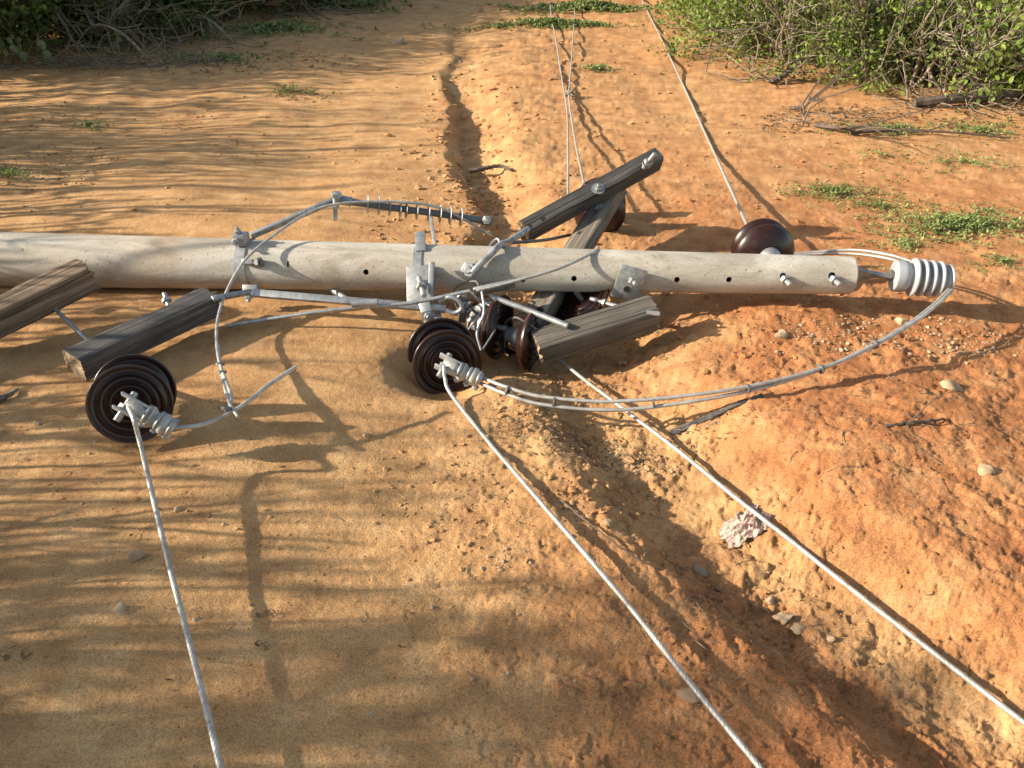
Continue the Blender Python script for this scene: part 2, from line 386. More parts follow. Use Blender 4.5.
# ------------------------------------------------------------------ stones, clods, litter
def ico(sub=2):
    bm = bmesh.new(); bmesh.ops.create_icosphere(bm, subdivisions=sub, radius=1)
    v = np.array([x.co[:] for x in bm.verts]); bm.verts.index_update(); f = [tuple(x.index for x in q.verts) for q in bm.faces]; bm.free(); return v, f
I1, I2, I3 = ico(1), ico(2), ico(3)
def lump(base, size, seed, amp=.35):
    v, f = base; r = np.random.default_rng(seed); d = v.copy()
    for k in range(4):
        q = r.normal(size=3); q /= np.linalg.norm(q); d = d * (1 + amp * .5 * np.sin(2.1 * (v @ q)[:, None] * (1 + k * .6) + r.random() * 6))
    for k in range(3):                                     # flat facets
        q = r.normal(size=3); q /= np.linalg.norm(q); h = d @ q; lim = .62 + .2 * r.random(); d = d - np.maximum(h - lim, 0)[:, None] * q
    return d * np.array(size), f
def scatter(name, label, mat, spots, base=I1, kind='stuff', cat='pebbles'):
    mb = MB(); lib = [lump(base, (1, .85, .55), s, .42) for s in range(14)]
    for (x, y, s) in spots:
        d, f = lib[rnd.randrange(14)]; a = rnd.random() * 6.28; ca, sa = math.cos(a), math.sin(a)
        R_ = np.array([[ca, -sa, 0], [sa, ca, 0], [0, 0, 1]]); z = gz(x, y) if False else None
        mb.add([(x, y, s)] * 0, []); v = (d * s) @ R_.T
        mb._pend = getattr(mb, '_pend', []); mb._pend.append((x, y, s, v, f))
    X = np.array([p[0] for p in mb._pend]); Y = np.array([p[1] for p in mb._pend]); Z = ground(X, Y)
    for (x, y, s, v, f), z in zip(mb._pend, Z): mb.add(v + np.array([x, y, z + s * .12]), f)
    o = mb.build(name, mat, smooth=base is not I1, origin=(0, 0, 0))
    if mat == 'soil':
        va = np.array(mb.v); at = o.data.attributes.new('zone', 'FLOAT', 'POINT'); at.data.foreach_set('value', zone_at(va[:, 0], va[:, 1]).astype(np.float32))
    return tag(o, label, cat, kind=kind)
def px_spots(cx, cy, rx, ry, n, smin, smax, power=2.5):
    out = []
    for _ in range(n):
        a = rnd.random() * 6.28; r = math.sqrt(rnd.random()) * (1 if rnd.random() < .8 else 1.4)
        p = P(cx + rx * r * math.cos(a), cy + ry * r * math.sin(a), 0)
        out.append((p.x, p.y, smin + (smax - smin) * rnd.random() ** (power + 1.2)))
    return out
clods = []
for a in [(560, 400, 70, 45, 260, .003, .014), (470, 130, 60, 70, 420, .006, .028), (430, 230, 70, 40, 220, .004, .016), (600, 470, 60, 60, 220, .003, .012),
          (520, 250, 110, 60, 200, .004, .018), (760, 640, 120, 80, 160, .002, .009), (860, 470, 180, 130, 240, .002, .010), (780, 330, 110, 40, 200, .003, .016),
          (560, 300, 130, 40, 260, .004, .020), (250, 480, 270, 80, 180, .002, .008), (250, 650, 260, 120, 150, .0015, .006), (450, 500, 60, 60, 180, .002, .010),
          (130, 190, 140, 90, 180, .004, .014), (640, 170, 140, 60, 240, .005, .018), (900, 190, 130, 70, 200, .004, .016), (650, 60, 140, 40, 160, .006, .03), (300, 120, 160, 50, 160, .005, .016),
          (480, 180, 22, 40, 90, .008, .032)]:
    clods += px_spots(*a)
scatter('soil_clods', 'small orange lumps of dry soil scattered over the track', 'soil', clods, I2, cat='soil clods')
peb = px_spots(900, 345, 110, 22, 520, .003, .012) + px_spots(640, 440, 50, 22, 160, .003, .009) + px_spots(510, 560, 24, 14, 50, .002, .008) \
    + px_spots(520, 400, 500, 350, 260, .0015, .007) + px_spots(780, 300, 60, 20, 70, .003, .012)
scatter('pebbles', 'fine grey and tan pebbles lying loose on the orange soil', 'stone', peb, I1)

STONES = [(951, 388, .030, 'stone', 'pale rounded stone on the lit red soil below the pole end'),
          (784, 619, .017, 'stone', 'tan stone in the rut, left of a close pair'), (798, 629, .015, 'stone', 'tan stone in the rut, right of a close pair'),
          (770, 601, .012, 'stone', 'flat tan stone just up the rut from the close pair'),
          (830, 640, .011, 'stone', 'little stone on the rut floor below the close pair of stones'),
          (700, 572, .018, 'stone_grey', 'dark lump in the shaded rut below the crumpled rag'), 
          (285, 335 + 0, .0, '', ''),
          (783, 335, .022, 'stone', 'upright pale stone on the mound below the pole tip bolts'),
          (902, 322, .024, 'stone', 'brown stone on the edge of gravel under the cable loop'),
          (609, 523, .014, 'stone_grey', 'grey stone on the sandy slope left of the crumpled rag'),
          (135, 557, .017, 'stone_grey', 'grey flat stone on sand left of the nearest cable'),
          (121, 609, .013, 'stone', 'pale small stone beside the left cable, low in the picture'), (177, 511, .010, 'stone', 'tiny pale stone on sand just right of the left cable'),
          (366, 436, .009, 'stone', 'tiny white stone on the sand below the dangling wire tails'), (196, 620, .008, 'stone', 'tiny tan stone close beside the left cable'),
          (399, 44, .055, 'stone', 'pale stone far up the track left of the gully head'), (38, 424, .011, 'stone', 'small white stone left of the two-disc insulator'),
          (690, 695, .018, 'stone_grey', 'grey stone touching the middle cable near the picture bottom'),
          (985, 470, .020, 'stone', 'brown stone on the right mound below the pale rounded stone')]
for k, (px, py, s, mt, lab) in enumerate(STONES):
    if not s: continue
    p = G(px, py); d, f = lump(I3, (s * 1.25, s, s * .8), 40 + k, .28); mb = MB(); mb.add(d + np.array([p.x, p.y, p.z + s * .12]), f)
    tag(mb.build('stone' if mt != 'soil' else 'soil_clod', mt, angle=60), lab, 'stone' if mt != 'soil' else 'clod', 'loose stones on the track')

# ------------------------------------------------------------------ wooden beams
def beam_mesh(p0, p1, up, w, h, seed, jag0=.01, jag1=.01, cracks=4, crack_d=.012):
    p0, p1 = Vector(p0), Vector(p1); a, s, u = frame(p1 - p0, up); L = (p1 - p0).length
    r = np.random.default_rng(seed); n = 56; NX = 46
    th = np.linspace(0, 2 * np.pi, n, endpoint=False) + .03
    c_, s_ = np.cos(th), np.sin(th); k = (np.abs(c_) ** 9 + np.abs(s_) ** 9) ** (-1 / 9)
    cy, cz = c_ * k * w / 2, s_ * k * h / 2
    ca = r.random(cracks) * 2 * np.pi; cd = crack_d * (.5 + r.random(cracks)); cw = .05 + .07 * r.random(cracks); ph = r.random((cracks, 2)) * 6
    cs, ce = r.random(cracks) * .5, .5 + r.random(cracks) * .6
    V = []
    for i in range(NX + 1):
        f = i / NX; x = f * L
        g = .0022 * perlin(th * 6, np.full(n, x * 1.5), seed) + .003 * perlin(th * 1.5, np.full(n, x * 3), seed + 3)
        for q in range(cracks):
            dth = np.angle(np.exp(1j * (th - ca[q] - .18 * math.sin(ph[q, 0] + x * 4)))); on = max(0, min(1, (f - cs[q]) * 8, (ce[q] - f) * 8))
            g = g - on * cd[q] * 1.7 * np.exp(-np.abs(dth / (cw[q] * .7)))
        sc = 1 + g / np.hypot(cy, cz)
        xo = np.zeros(n)
        e0, e1 = max(0, 1 - x / .10), max(0, 1 - (L - x) / .10)
        if e0: xo = xo + e0 * jag0 * (np.abs(perlin(th * 2.2, np.full(n, .5), seed + 8)) * 2 + .8 * perlin(th * 7, np.full(n, .5), seed + 9))
        if e1: xo = xo - e1 * jag1 * (np.abs(perlin(th * 2.2, np.full(n, 9.5), seed + 8)) * 2 + .8 * perlin(th * 7, np.full(n, .5), seed + 10))
        for q in range(n): V.append(Vector((x + xo[q], cy[q] * sc[q], cz[q] * sc[q])))
    F = [(i * n + q, i * n + (q + 1) % n, (i + 1) * n + (q + 1) % n, (i + 1) * n + q) for i in range(NX) for q in range(n)]
    for row, inward, jj in ((0, 1, jag0), (NX, -1, jag1)):          # end grain: two inset rings and a middle
        prev = [row * n + q for q in range(n)]
        for sc in (.72, .4):
            new = list(range(len(V), len(V) + n))
            for q in range(n):
                v = V[row * n + q]; V.append(Vector(((row > 0) * L + (v.x - (row > 0) * L) * sc + inward * jj * .35 * r.random(), v.y * sc, v.z * sc)))
            F += [(prev[q], prev[(q + 1) % n], new[(q + 1) % n], new[q]) for q in range(n)]; prev = new
        V.append(Vector(((row > 0) * L + inward * jj * .3, 0, 0))); cidx = len(V) - 1
        F += [(prev[q], prev[(q + 1) % n], cidx) for q in range(n)]
    mw = Matrix.Translation(p0) @ Matrix((a, s, u)).transposed().to_4x4()
    return V, F, mw
def beam(name, mat, label, p0, p1, up, w, h, seed, **kw):
    V, F, mw = beam_mesh(p0, p1, up, w, h, seed, **kw)
    t = thing(name, label, 'wooden beam', (Vector(p0) + Vector(p1)) / 2 - Vector((0, 0, h / 2)), 'broken wooden crossarm pieces')
    me = bpy.data.meshes.new('timber'); me.from_pydata(V, [], F); me.materials.append(M[mat]); me.materials.append(M['wood_end'])
    ne = 46 * 56
    for i_, f_ in enumerate(me.polygons):
        if i_ >= ne: f_.material_index = 1
    link('timber', me, mw, t, True, 35)
    return t, mw
def bolt(parent, p, d, length, r, name='bolt', nut=True, washer=0, nut_at=.25, mat='galv'):
    p, d = Vector(p), Vector(d).normalized(); mb = MB()
    mb.tube([p - d * .02, p + d * (length - .003), p + d * length], [r, r, r * .75], 10)
    if washer: mb.lathe([(0, 0), (washer, 0), (washer, .004), (0, .004)], p, d, 20)
    if nut: mb.hexnut(p + d * (length * nut_at + .004), d, r * 1.9, r * 1.6)
    return mb.build(name, mat, parent, angle=30)

# broken beam, top left, resting against the pole
a0, a1 = D(-200, 412, 2.5), D(90, 273, 3.02)
beam_a, mwa = beam('broken_crossarm', 'wood_brown', 'thick brown broken crossarm piece leaning over the pole at the left edge', a0, a1, (0, -.12, 1), .115, .105, 11, jag1=.02, cracks=5, crack_d=.014)
bolt(beam_a, D(52, 306, 2.93), D(90, 343, 2.86) - D(52, 306, 2.93), (D(90, 343, 2.86) - D(52, 306, 2.93)).length, .008, 'through_rod', False)
bolt(beam_a, D(33, 292, 3.05), D(20, 279, 3.09) - D(33, 292, 3.05), .06, .010)
# lower left beam
b0, b1 = D(74, 366, 2.64), D(214, 300, 3.02)
beam_b, _ = beam('broken_crossarm', 'wood_dark', 'dark split crossarm piece lying on the ground above the left insulator', b0, b1, (0, -.15, 1), .105, .09, 23, jag0=.004, jag1=.05, cracks=6, crack_d=.016)
bolt(beam_b, D(168, 304, 2.93), D(163, 290, 2.95) - D(168, 304, 2.93), .05, .009)
# long dark crossarm standing up behind the pole, with the grey timber under it
c0, c1 = D(522, 233, 3.46), D(657, 159, 3.72)
cup = (-.25, -.75, .75)
arm_c, mwc = beam('upper_crossarm', 'wood_dark', 'long charcoal crossarm slanting up behind the pole, its tip in the air', c0, c1, cup, .075, .095, 31, jag0=.03, jag1=.006, cracks=4)
cn = (mwc.to_3x3() @ Vector((0, 0, 1)))
bolt(arm_c, D(646, 165, 3.62), cn + Vector((.5, 0, .3)), .075, .011, nut_at=.2, washer=.022)
bolt(arm_c, D(598, 189, 3.53), cn, .03, .010, washer=.030)
for q in ((529, 226), (543, 219)):
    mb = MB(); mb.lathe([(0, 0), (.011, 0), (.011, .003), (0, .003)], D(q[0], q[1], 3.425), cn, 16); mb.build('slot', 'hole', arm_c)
d0, d1 = D(528, 332, 3.06), D(616, 187, 3.80)
arm_d, _ = beam('lower_crossarm', 'wood_grey', 'grey timber passing under the pole and up to the charcoal crossarm', d0, d1, (-.3, -.3, 1), .10, .075, 37, jag0=.03, jag1=.01)
bolt(arm_d, D(600, 210, 3.62), cn, .02, .014, washer=.02)
e0, e1 = D(536, 348, 2.97), D(655, 311, 3.0)
arm_e, _ = beam('broken_crossarm', 'wood_old', 'grey cracked crossarm stump in front of the pole beside the rubble', e0, e1, (0, -.25, 1), .11, .095, 43, jag0=.012, jag1=.014, cracks=4, crack_d=.016)
bolt(arm_e, D(652, 313, 2.93), (1, -.25, .0), .03, .009, nut=False)
bolt(arm_e, D(620, 307, 3.04), D(592, 299, 3.1) - D(620, 307, 3.04), .13, .008, 'through_rod', nut_at=.5)

# ------------------------------------------------------------------ the fallen concrete pole
pl_, pr_ = D(0, 259.5, 3.30), D(852, 275.5, 3.10)
rl_, rr_ = 27.3 * 3.30 / 800, 18.6 * 3.10 / 800
pax = (pr_ - pl_).normalized(); PL = (pr_ - pl_).length
def pole_at(px):                       # point on the axis and radius for a picture column
    lo, hi = -1.2, 1.2
    for _ in range(50):
        md = (lo + hi) / 2; q = pl_.lerp(pr_, md); v = q - Vector((0, 0, EYE)); zc = v.y * _ct - v.z * _st
        if 512 + FPX * v.x / zc < px: lo = md
        else: hi = md
    return pl_.lerp(pr_, md), rl_ + (rr_ - rl_) * md
def pole_face(px, py, lift=0.0):       # the visible surface of the pole behind a pixel; returns the point and the outward normal
    o = Vector((0, 0, EYE)); d = ray(px, py).normalized(); best = None
    for t in np.linspace(2.5, 5, 2500):
        q = o + d * float(t); s = (q - pl_).dot(pax); c_ = pl_ + pax * s; r = rl_ + (rr_ - rl_) * s / PL
        e = (q - c_).length - r
        if best is None or e < best[0]: best = (e, q, c_, r)
        if e <= 0: break
    e, q, c_, r = best; nrm = (q - c_).normalized(); return c_ + nrm * (r + lift), nrm
pole = thing('utility_pole', 'long pale concrete utility pole lying across the dirt track', 'utility pole', (pl_.lerp(pr_, .5).x, pl_.y, 0))
def pole_shaft():
    a, s, u = frame(pax); bm = bmesh.new(); n = 72
    ts = np.concatenate([np.linspace(-1.0, .9, 90), np.linspace(.905, .996, 14), [.9985, 1.0]])
    V = []
    for t in ts:
        c_ = pl_.lerp(pr_, float(t)); r = rl_ + (rr_ - rl_) * t
        if t == 1.0: r -= .004
        for k in range(n):
            an = 2 * math.pi * k / n; V.append(c_ + (s * math.cos(an) + u * math.sin(an)) * r)
    m_ = len(ts); F = [(i * n + k, i * n + (k + 1) % n, (i + 1) * n + (k + 1) % n, (i + 1) * n + k) for i in range(m_ - 1) for k in range(n)]
    F += [tuple(range(n))[::-1]]
    # hollow end
    base = (m_ - 1) * n; cur = [base + k for k in range(n)]
    for (rf, dx) in ((.50, 0), (.46, -.006), (.44, -.10)):
        new = list(range(len(V), len(V) + n))
        for k in range(n):
            an = 2 * math.pi * k / n; V.append(pr_ + pax * dx + (s * math.cos(an) + u * math.sin(an)) * rr_ * rf)
        F += [(cur[k], cur[(k + 1) % n], new[(k + 1) % n], new[k]) for k in range(n)]; cur = new
    F.append(tuple(cur))
    me = bpy.data.meshes.new('shaft'); mw = Matrix.Translation(pl_) @ Matrix((a, s, u)).transposed().to_4x4(); inv = mw.inverted()
    me.from_pydata([inv @ v for v in V], [], F); me.materials.append(M['concrete'])
    o = link('shaft', me, mw, pole, True, 35)
    # bored holes, cut with a boolean
    cut = MB()
    for (px, py, r) in ((366, 272, .0105), (523, 279.5, .0105), (574, 278.5, .0105), (677, 279.5, .0105), (729, 279.5, .0105), (783, 276, .012), (832, 276, .014)):
        q, nn = pole_face(px, py); dd = Vector((0, -.88, .35)); cut.tube([q + dd * .05, q - dd * .06], r, 20)
    q, nn = pole_face(288, 264); cut.box(q, nn, (0, 0, 1), (.06, .007, .022), 0)
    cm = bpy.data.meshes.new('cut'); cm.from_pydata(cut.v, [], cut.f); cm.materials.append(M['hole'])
    bmt = bmesh.new(); bmt.from_mesh(cm); bmesh.ops.recalc_face_normals(bmt, faces=bmt.faces[:]); bmt.to_mesh(cm); bmt.free()
    co_ = bpy.data.objects.new('cutter', cm); COL.objects.link(co_)
    md = o.modifiers.new('holes', 'BOOLEAN'); md.operation = 'DIFFERENCE'; md.object = co_; md.solver = 'EXACT'
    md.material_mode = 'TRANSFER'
    bpy.context.view_layer.update(); dg = bpy.context.evaluated_depsgraph_get()
    new = bpy.data.meshes.new_from_object(o.evaluated_get(dg)); o.modifiers.clear(); o.data = new
    bpy.data.objects.remove(co_); bpy.data.meshes.remove(cm)
    return o
pole_shaft()
# clamp bands
def band(px, width, lift=.005):
    c_, r = pole_at(px); mb = MB(); r2 = r + lift
    mb.lathe([(r - .001, -width / 2), (r2, -width / 2), (r2, width / 2), (r - .001, width / 2)], c_, pax, 48); return mb.build('clamp_band', 'galv', pole), c_, r
bd, bc, br = band(249, .042)
mb = MB()                                                # ears with their clamping bolts
top = bc + Vector((0, -.03, br + .022)); mb.box(top, pax, (0, 0, 1), (.05, .05, .045), .004); mb.box(top + Vector((-.005, 0, .012)), pax, (0, 0, 1), (.062, .03, .008), .002)
mb.build('clamp_ear', 'galv', bd)
bolt(bd, top + Vector((-.01, -.02, .0)), (-.2, -1, .1), .035, .008); bolt(bd, top + Vector((-.008, 0, .02)), (0, -.1, 1), .03, .007)
q, nn = pole_face(249, 262, .004); mb = MB(); mb.box(q + nn * .008, pax, nn, (.046, .02, .016), .003); mb.build('clamp_ear', 'galv', bd)
bolt(bd, pole_face(258, 263, .012)[0], (1, -.35, .2), .03, .011, mat='dark_metal')
low = D(251, 291, 3.12); mb = MB(); mb.box(low, pax, (0, -1, .4), (.06, .05, .022), .004); mb.build('clamp_ear', 'galv', bd); bolt(bd, low + Vector((-.005, -.02, -.005)), (0, -.6, -1), .03, .008)
# second bracket: strap over the top and a plate hanging on the front
bd2, bc2, br2 = band(421, .034, .004)
mb = MB(); q0, n0 = pole_face(421, 252, .006); q1, n1 = pole_face(420, 240, .006)
mb.bar(q0, D(420, 232, 3.17), .040, .008, n0); mb.build('strap', 'galv', bd2)
bolt(bd2, pole_face(420, 244, .01)[0], n1, .022, .010)
mb = MB(); pa, na = pole_face(420, 266, .008); pb = D(420.5, 301, 3.065)
mb.bar(pa, pb, .105, .009, na, .002); mb.build('bracket_plate', 'galv', bd2)
mb = MB(); mb.bar(D(431, 300, 3.07), D(432, 262, 3.06), .02, .03, na, .002); mb.build('plate_flange', 'galv', bd2)
bolt(bd2, D(420, 281, 3.055), D(425, 300, 2.98) - D(420, 281, 3.055), .09, .011, 'eye_bolt', nut_at=.35)
# square tilted washer plate on the right
q, nn = pole_face(629, 279, .006); mb = MB(); up_ = (Vector((0, 0, 1)) - nn * nn.z).normalized(); sd = up_.cross(nn).normalized()
axu = (up_ * math.cos(.25) + sd * math.sin(.25)).normalized()
mb.box(q + nn * .010 - up_ * .012, axu, nn, (.135, .105, .008), .002); wp = mb.build('washer_plate', 'galv', pole)
bolt(wp, q + nn * .012 - up_ * .000 + sd * .012, nn + Vector((.25, 0, .1)), .045, .011, washer=.02)
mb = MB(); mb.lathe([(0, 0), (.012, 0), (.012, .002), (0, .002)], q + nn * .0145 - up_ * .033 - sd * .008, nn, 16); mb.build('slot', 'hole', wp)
for px, py in ((783, 277), (832, 277)):
    q, nn = pole_face(px, py); bolt(pole, q - Vector((0, -.9, .3)) * .015, (.28, -.9, -.12), .062, .0105, nut_at=.35, mat='galv')
# eye bolt halfway along
q, nn = pole_face(470, 270); eb = bolt(pole, q, nn + Vector((-.2, 0, .1)), .03, .016, 'eye_bolt', washer=.03)
# spike out of the hollow tip
mb = MB(); s0 = D(852, 274, 3.10); s1 = D(897, 276, 3.09)
for i in range(12): pass
V = []; F = []; N = 16
for i in range(N + 1):
    t = i / N; c_ = s0.lerp(s1, t); an = .25 + 1.15 * t; wv = .034 * (1 - t) + .009 * t; hv = .006 + .003 * t
    uu = Vector((0, -math.sin(an), math.cos(an))); vv = Vector((0, math.cos(an), math.sin(an)))
    V += [c_ + uu * wv + vv * hv, c_ - uu * wv + vv * hv, c_ - uu * wv - vv * hv, c_ + uu * wv - vv * hv]
F = [(4 * i + k, 4 * i + (k + 1) % 4, 4 * i + 4 + (k + 1) % 4, 4 * i + 4 + k) for i in range(N) for k in range(4)] + [(0, 3, 2, 1), tuple(4 * N + k for k in range(4))]
mb.add(V, F); mb.build('tip_spike', 'galv', pole)

# ------------------------------------------------------------------ insulators
DISC_OLD = [(0, .003), (.04, .002), (.06, -.003), (.085, -.013), (.108, -.027), (.121, -.041), (.127, -.052), (.1265, -.058), (.123, -.061),
        (.118, -.055), (.113, -.042), (.108, -.040), (.104, -.044), (.1025, -.060), (.099, -.064), (.0955, -.060), (.094, -.042), (.086, -.037), (.0795, -.041),
        (.078, -.062), (.0745, -.066), (.071, -.062), (.0695, -.040), (.061, -.035), (.0545, -.039), (.053, -.060), (.0495, -.064), (.046, -.060), (.0445, -.038), (.030, -.033), (0, -.033)]
DISC = DISC_OLD[:9] + [(.118, -.058), (.113, -.052), (.106, -.051), (.101, -.055), (.096, -.060), (.092, -.056), (.087, -.048), (.080, -.048), (.075, -.054), (.070, -.060), (.066, -.055), (.061, -.046), (.055, -.046), (.050, -.053), (.046, -.058), (.042, -.052), (.036, -.042), (.028, -.038), (0, -.038)]
CAP = [(0, .066), (.018, .066), (.026, .062), (.030, .052), (.031, .040), (.040, .030), (.046, .016), (.048, .004), (.044, -.001), (0, -.001)]
def disc(parent, c, pin_dir, sc=1.0, pin=True):
    a = -Vector(pin_dir).normalized(); c = Vector(c)
    mb = MB(); mb.lathe([(r * sc, z * sc) for r, z in DISC], c, a, 64); o = mb.build('disc', 'glaze', parent, angle=75)
    mb = MB(); mb.lathe([(r * sc, z * sc) for r, z in CAP], c, a, 28); mb.build('cap', 'galv', o, angle=50)
    if pin: mb = MB(); mb.tube([c - a * .03 * sc, c - a * .085 * sc], .011 * sc, 12); mb.build('pin', 'galv', o)
    return o
def string(label, centres, direction=None, sc=1.0, cat='insulator', loc=None):
    c0_ = Vector(centres[0]); t = thing('disc_insulator', label, cat, loc or (c0_.x, c0_.y, c0_.z - .12), 'brown porcelain disc insulators')
    for i, c_ in enumerate(centres):
        dd = direction or (Vector(centres[-1]) - Vector(centres[0])); disc(t, c_, dd, sc)
    return t
sL0, sL1 = D(136, 389.5, 2.49), D(131.5, 401, 2.40)
strL = string('twin-disc brown insulator under the left broken beams, front face to the camera', [sL0, sL1], D(131, 400.5, 2.37) - D(134, 392, 2.50), .93)
sM0, sM1 = D(440, 347.5, 3.03), D(446, 360, 2.94)
strM = string('twin-disc brown insulator in the middle below the bracket plate, facing the camera', [sM0, sM1], D(445, 358, 2.91) - D(441, 349, 3.03))
strX = string('dark insulator pair lying sideways in the shaded rut between bracket and stump', [D(487, 325, 3.12), D(521, 337, 3.08)], Vector((1, -.42, .02)))
strF = string('brown insulator half hidden behind the grey timber under the charcoal crossarm', [D(599, 215, 3.86), D(600, 205, 4.0)], Vector((.15, 1, -.1)))
strR = string('glossy brown bell insulator just behind the pole near its tip', [D(769, 258, 3.30), D(764, 251, 3.44)], Vector((-.08, 1, -.05)))
strU = string('reddish insulator pinned beneath the pole above the grey stump', [D(586, 305, 3.22)], Vector((-.5, -.3, .8)))
# link from bracket to the middle string
mb = MB(); mb.bar(D(424, 302, 3.04), D(432, 330, 3.04), .045, .012, (0, -1, .3), .005); mb.bar(D(436, 304, 3.10), D(440, 332, 3.10), .03, .012, (0, -1, .3), .005); mb.build('shackle', 'galv', strM); bolt(strM, D(428, 316, 3.03), (.2, -1, .3), .03, .009)
mb = MB(); mb.tube([D(90, 343, 2.86), D(112, 372, 2.72), sL0 + (sL0 - sL1) * .4], .010, 8); mb.build('shackle', 'galv', strL)

def dead_end(label, c, tip, bolts=3):
    c, tip = Vector(c), Vector(tip); ax, s, u = frame(tip - c, (0, -.6, .8)); L = (tip - c).length
    t = thing('strain_clamp', label, 'cable clamp', c - Vector((0, 0, .03)), 'cast cable clamps')
    V = MB(); N = 40; pts = []; rad = []
    for i in range(N + 1):
        f = i / N; pts.append(c + ax * L * f + u * .004 * math.sin(f * 9)); rad.append(.017 + .016 * math.sin(min(1, f * 1.5) * math.pi * .5) * (1 - .5 * f) + (.006 * (math.sin(f * 6.28 * bolts - 1.2)) if f > .25 else 0))
    V.tube(pts, rad, 16); V.build('clamp_body', 'clamp', t)
    for sgn in (-1, 1):
        mb = MB(); mb.bar(c - ax * .030 + s * .022 * sgn + u * .004, c + ax * .06 + s * .020 * sgn - u * .002, .009, .044, u, .004); mb.build('clevis', 'clamp', t)
    bolt(t, c - s * .032, s, .074, .010, 'pivot_bolt')
    for k in range(bolts):
        q = c + ax * L * (.42 + .26 * k)
        mb = MB(); mb.tube(curve([q - s * .021 - u * .026, q - s * .021 + u * .018, q + u * .032, q + s * .021 + u * .018, q + s * .021 - u * .026], 14), .0052, 8); mb.build('u_bolt', 'galv', t)
        mb = MB()
        for sg in (-1, 1): mb.hexnut(q + s * .024 * sg - u * .026, u, .012, .012)
        mb.build('nut', 'galv', t)
    return t
dead_end('pale cast clamp on the face of the left twin-disc insulator', D(127, 405, 2.265), D(173, 429, 2.30))
dead_end('pale cast clamp on the face of the middle twin-disc insulator', D(445, 364, 2.785), D(481, 380, 2.78))
dead_end('cable clamp sunk in the shaded rut between the sideways insulators', D(470, 318, 3.2), D(500, 300, 3.25), 2)

# grey post insulator at the tip of the pole
pi0, pi1 = D(893, 275.5, 3.09), D(950, 280, 3.07)
pi = thing('post_insulator', 'grey white ribbed porcelain post insulator at the pole tip', 'insulator', (pi0.x, pi0.y, pi0.z - .08))
pa_ = (pi1 - pi0); PLn = pa_.length
prof = [(0, 0), (.050, 0), (.060, .004), (.062, .03), (.058, .055), (.048, .062)]
for k in range(4):
    z = .070 + k * .036; R_ = .074 - .0015 * k
    prof += [(.048, z), (.053, z + .003), (R_ - .006, z + .007), (R_ - .001, z + .011), (R_, z + .015), (R_ - .0015, z + .019), (R_ - .006, z + .022), (.055, z + .024), (.048, z + .027)]
prof += [(.044, .214), (.050, .222), (.052, .238), (.040, .244), (0, .244)]
sc_ = PLn / .244
mb = MB(); mb.lathe([(r, z * sc_) for r, z in prof], pi0, pa_, 56); mb.build('ribbed_body', 'porcelain', pi, angle=60)
mb = MB(); mb.tube([pi0 - pa_.normalized() * .02, pi0 + pa_.normalized() * .01], .016, 14); mb.hexnut(pi0 - pa_.normalized() * .008, pa_, .022, .014); mb.build('stud', 'dark_metal', pi)
mb = MB(); ring = [pi0 + pa_ * .93 + (frame(pa_)[1] * math.cos(t) + frame(pa_)[2] * math.sin(t)) * .054 for t in np.linspace(0, 6.283 * 1.1, 40)]
mb.tube([q + pa_.normalized() * .0006 * i for i, q in enumerate(ring)], .006, 8); mb.build('tie_wire', 'alu', pi)

# ------------------------------------------------------------------ bracket arm with the finned rod
arm = thing('bracket_arm', 'galvanised bracket arm with a finned rod arching above the pole', 'bracket arm', pole_at(300)[0])
f0, f1, f2, f3 = D(251, 236, 3.2), D(337, 199, 3.32), D(352, 202, 3.33), D(487, 221, 3.42)
mb = MB(); mb.bar(f0, f1, .016, .028, (0, -.5, 1), .002); mb.build('arm_bar', 'galv', arm)
mb = MB(); mb.bar(f1, f2, .03, .03, (0, -.5, 1), .004); mb.build('joint', 'galv', arm)
bolt(arm, D(335, 202, 3.30), Vector((-.02, -.35, -1)), .075, .009, nut_at=.15); bolt(arm, D(337, 199, 3.30), (0, -.1, 1), .03, .012, nut_at=.5)
rodc = curve([f2, D(395, 208, 3.36), D(440, 214, 3.39), f3], 24)
mb = MB(); mb.tube(rodc, .0145, 12); rod = mb.build('rod', 'polymer', arm)
for k in range(10):
    px = 366 + k * 10.6; i = min(range(len(rodc)), key=lambda j: abs(512 + FPX * (rodc[j].x) / ((rodc[j].y) * _ct - (rodc[j].z - EYE) * _st) - px))
    tdir = (rodc[min(i + 1, len(rodc) - 1)] - rodc[max(i - 1, 0)]).normalized()
    mb = MB(); mb.lathe([(0, -.0032), (.036, -.0026), (.040, 0), (.036, .0026), (0, .0032)], rodc[i] + tdir * (rnd.random() - .5) * .004, tdir + Vector((0, .12, 0)), 24); mb.build('fin', 'galv', rod)
mb = MB(); mb.box(D(487, 221, 3.415), f3 - f2, (0, 0, 1), (.045, .035, .035), .005); mb.build('end_fitting', 'dark_metal', arm); bolt(arm, D(487, 220, 3.39), (0, -.9, .3), .025, .010)
mb = MB(); mb.bar(D(430, 212, 3.38), D(435, 246, 3.22), .014, .008, (0, -1, .3), .002); mb.build('support_strut', 'galv', arm)

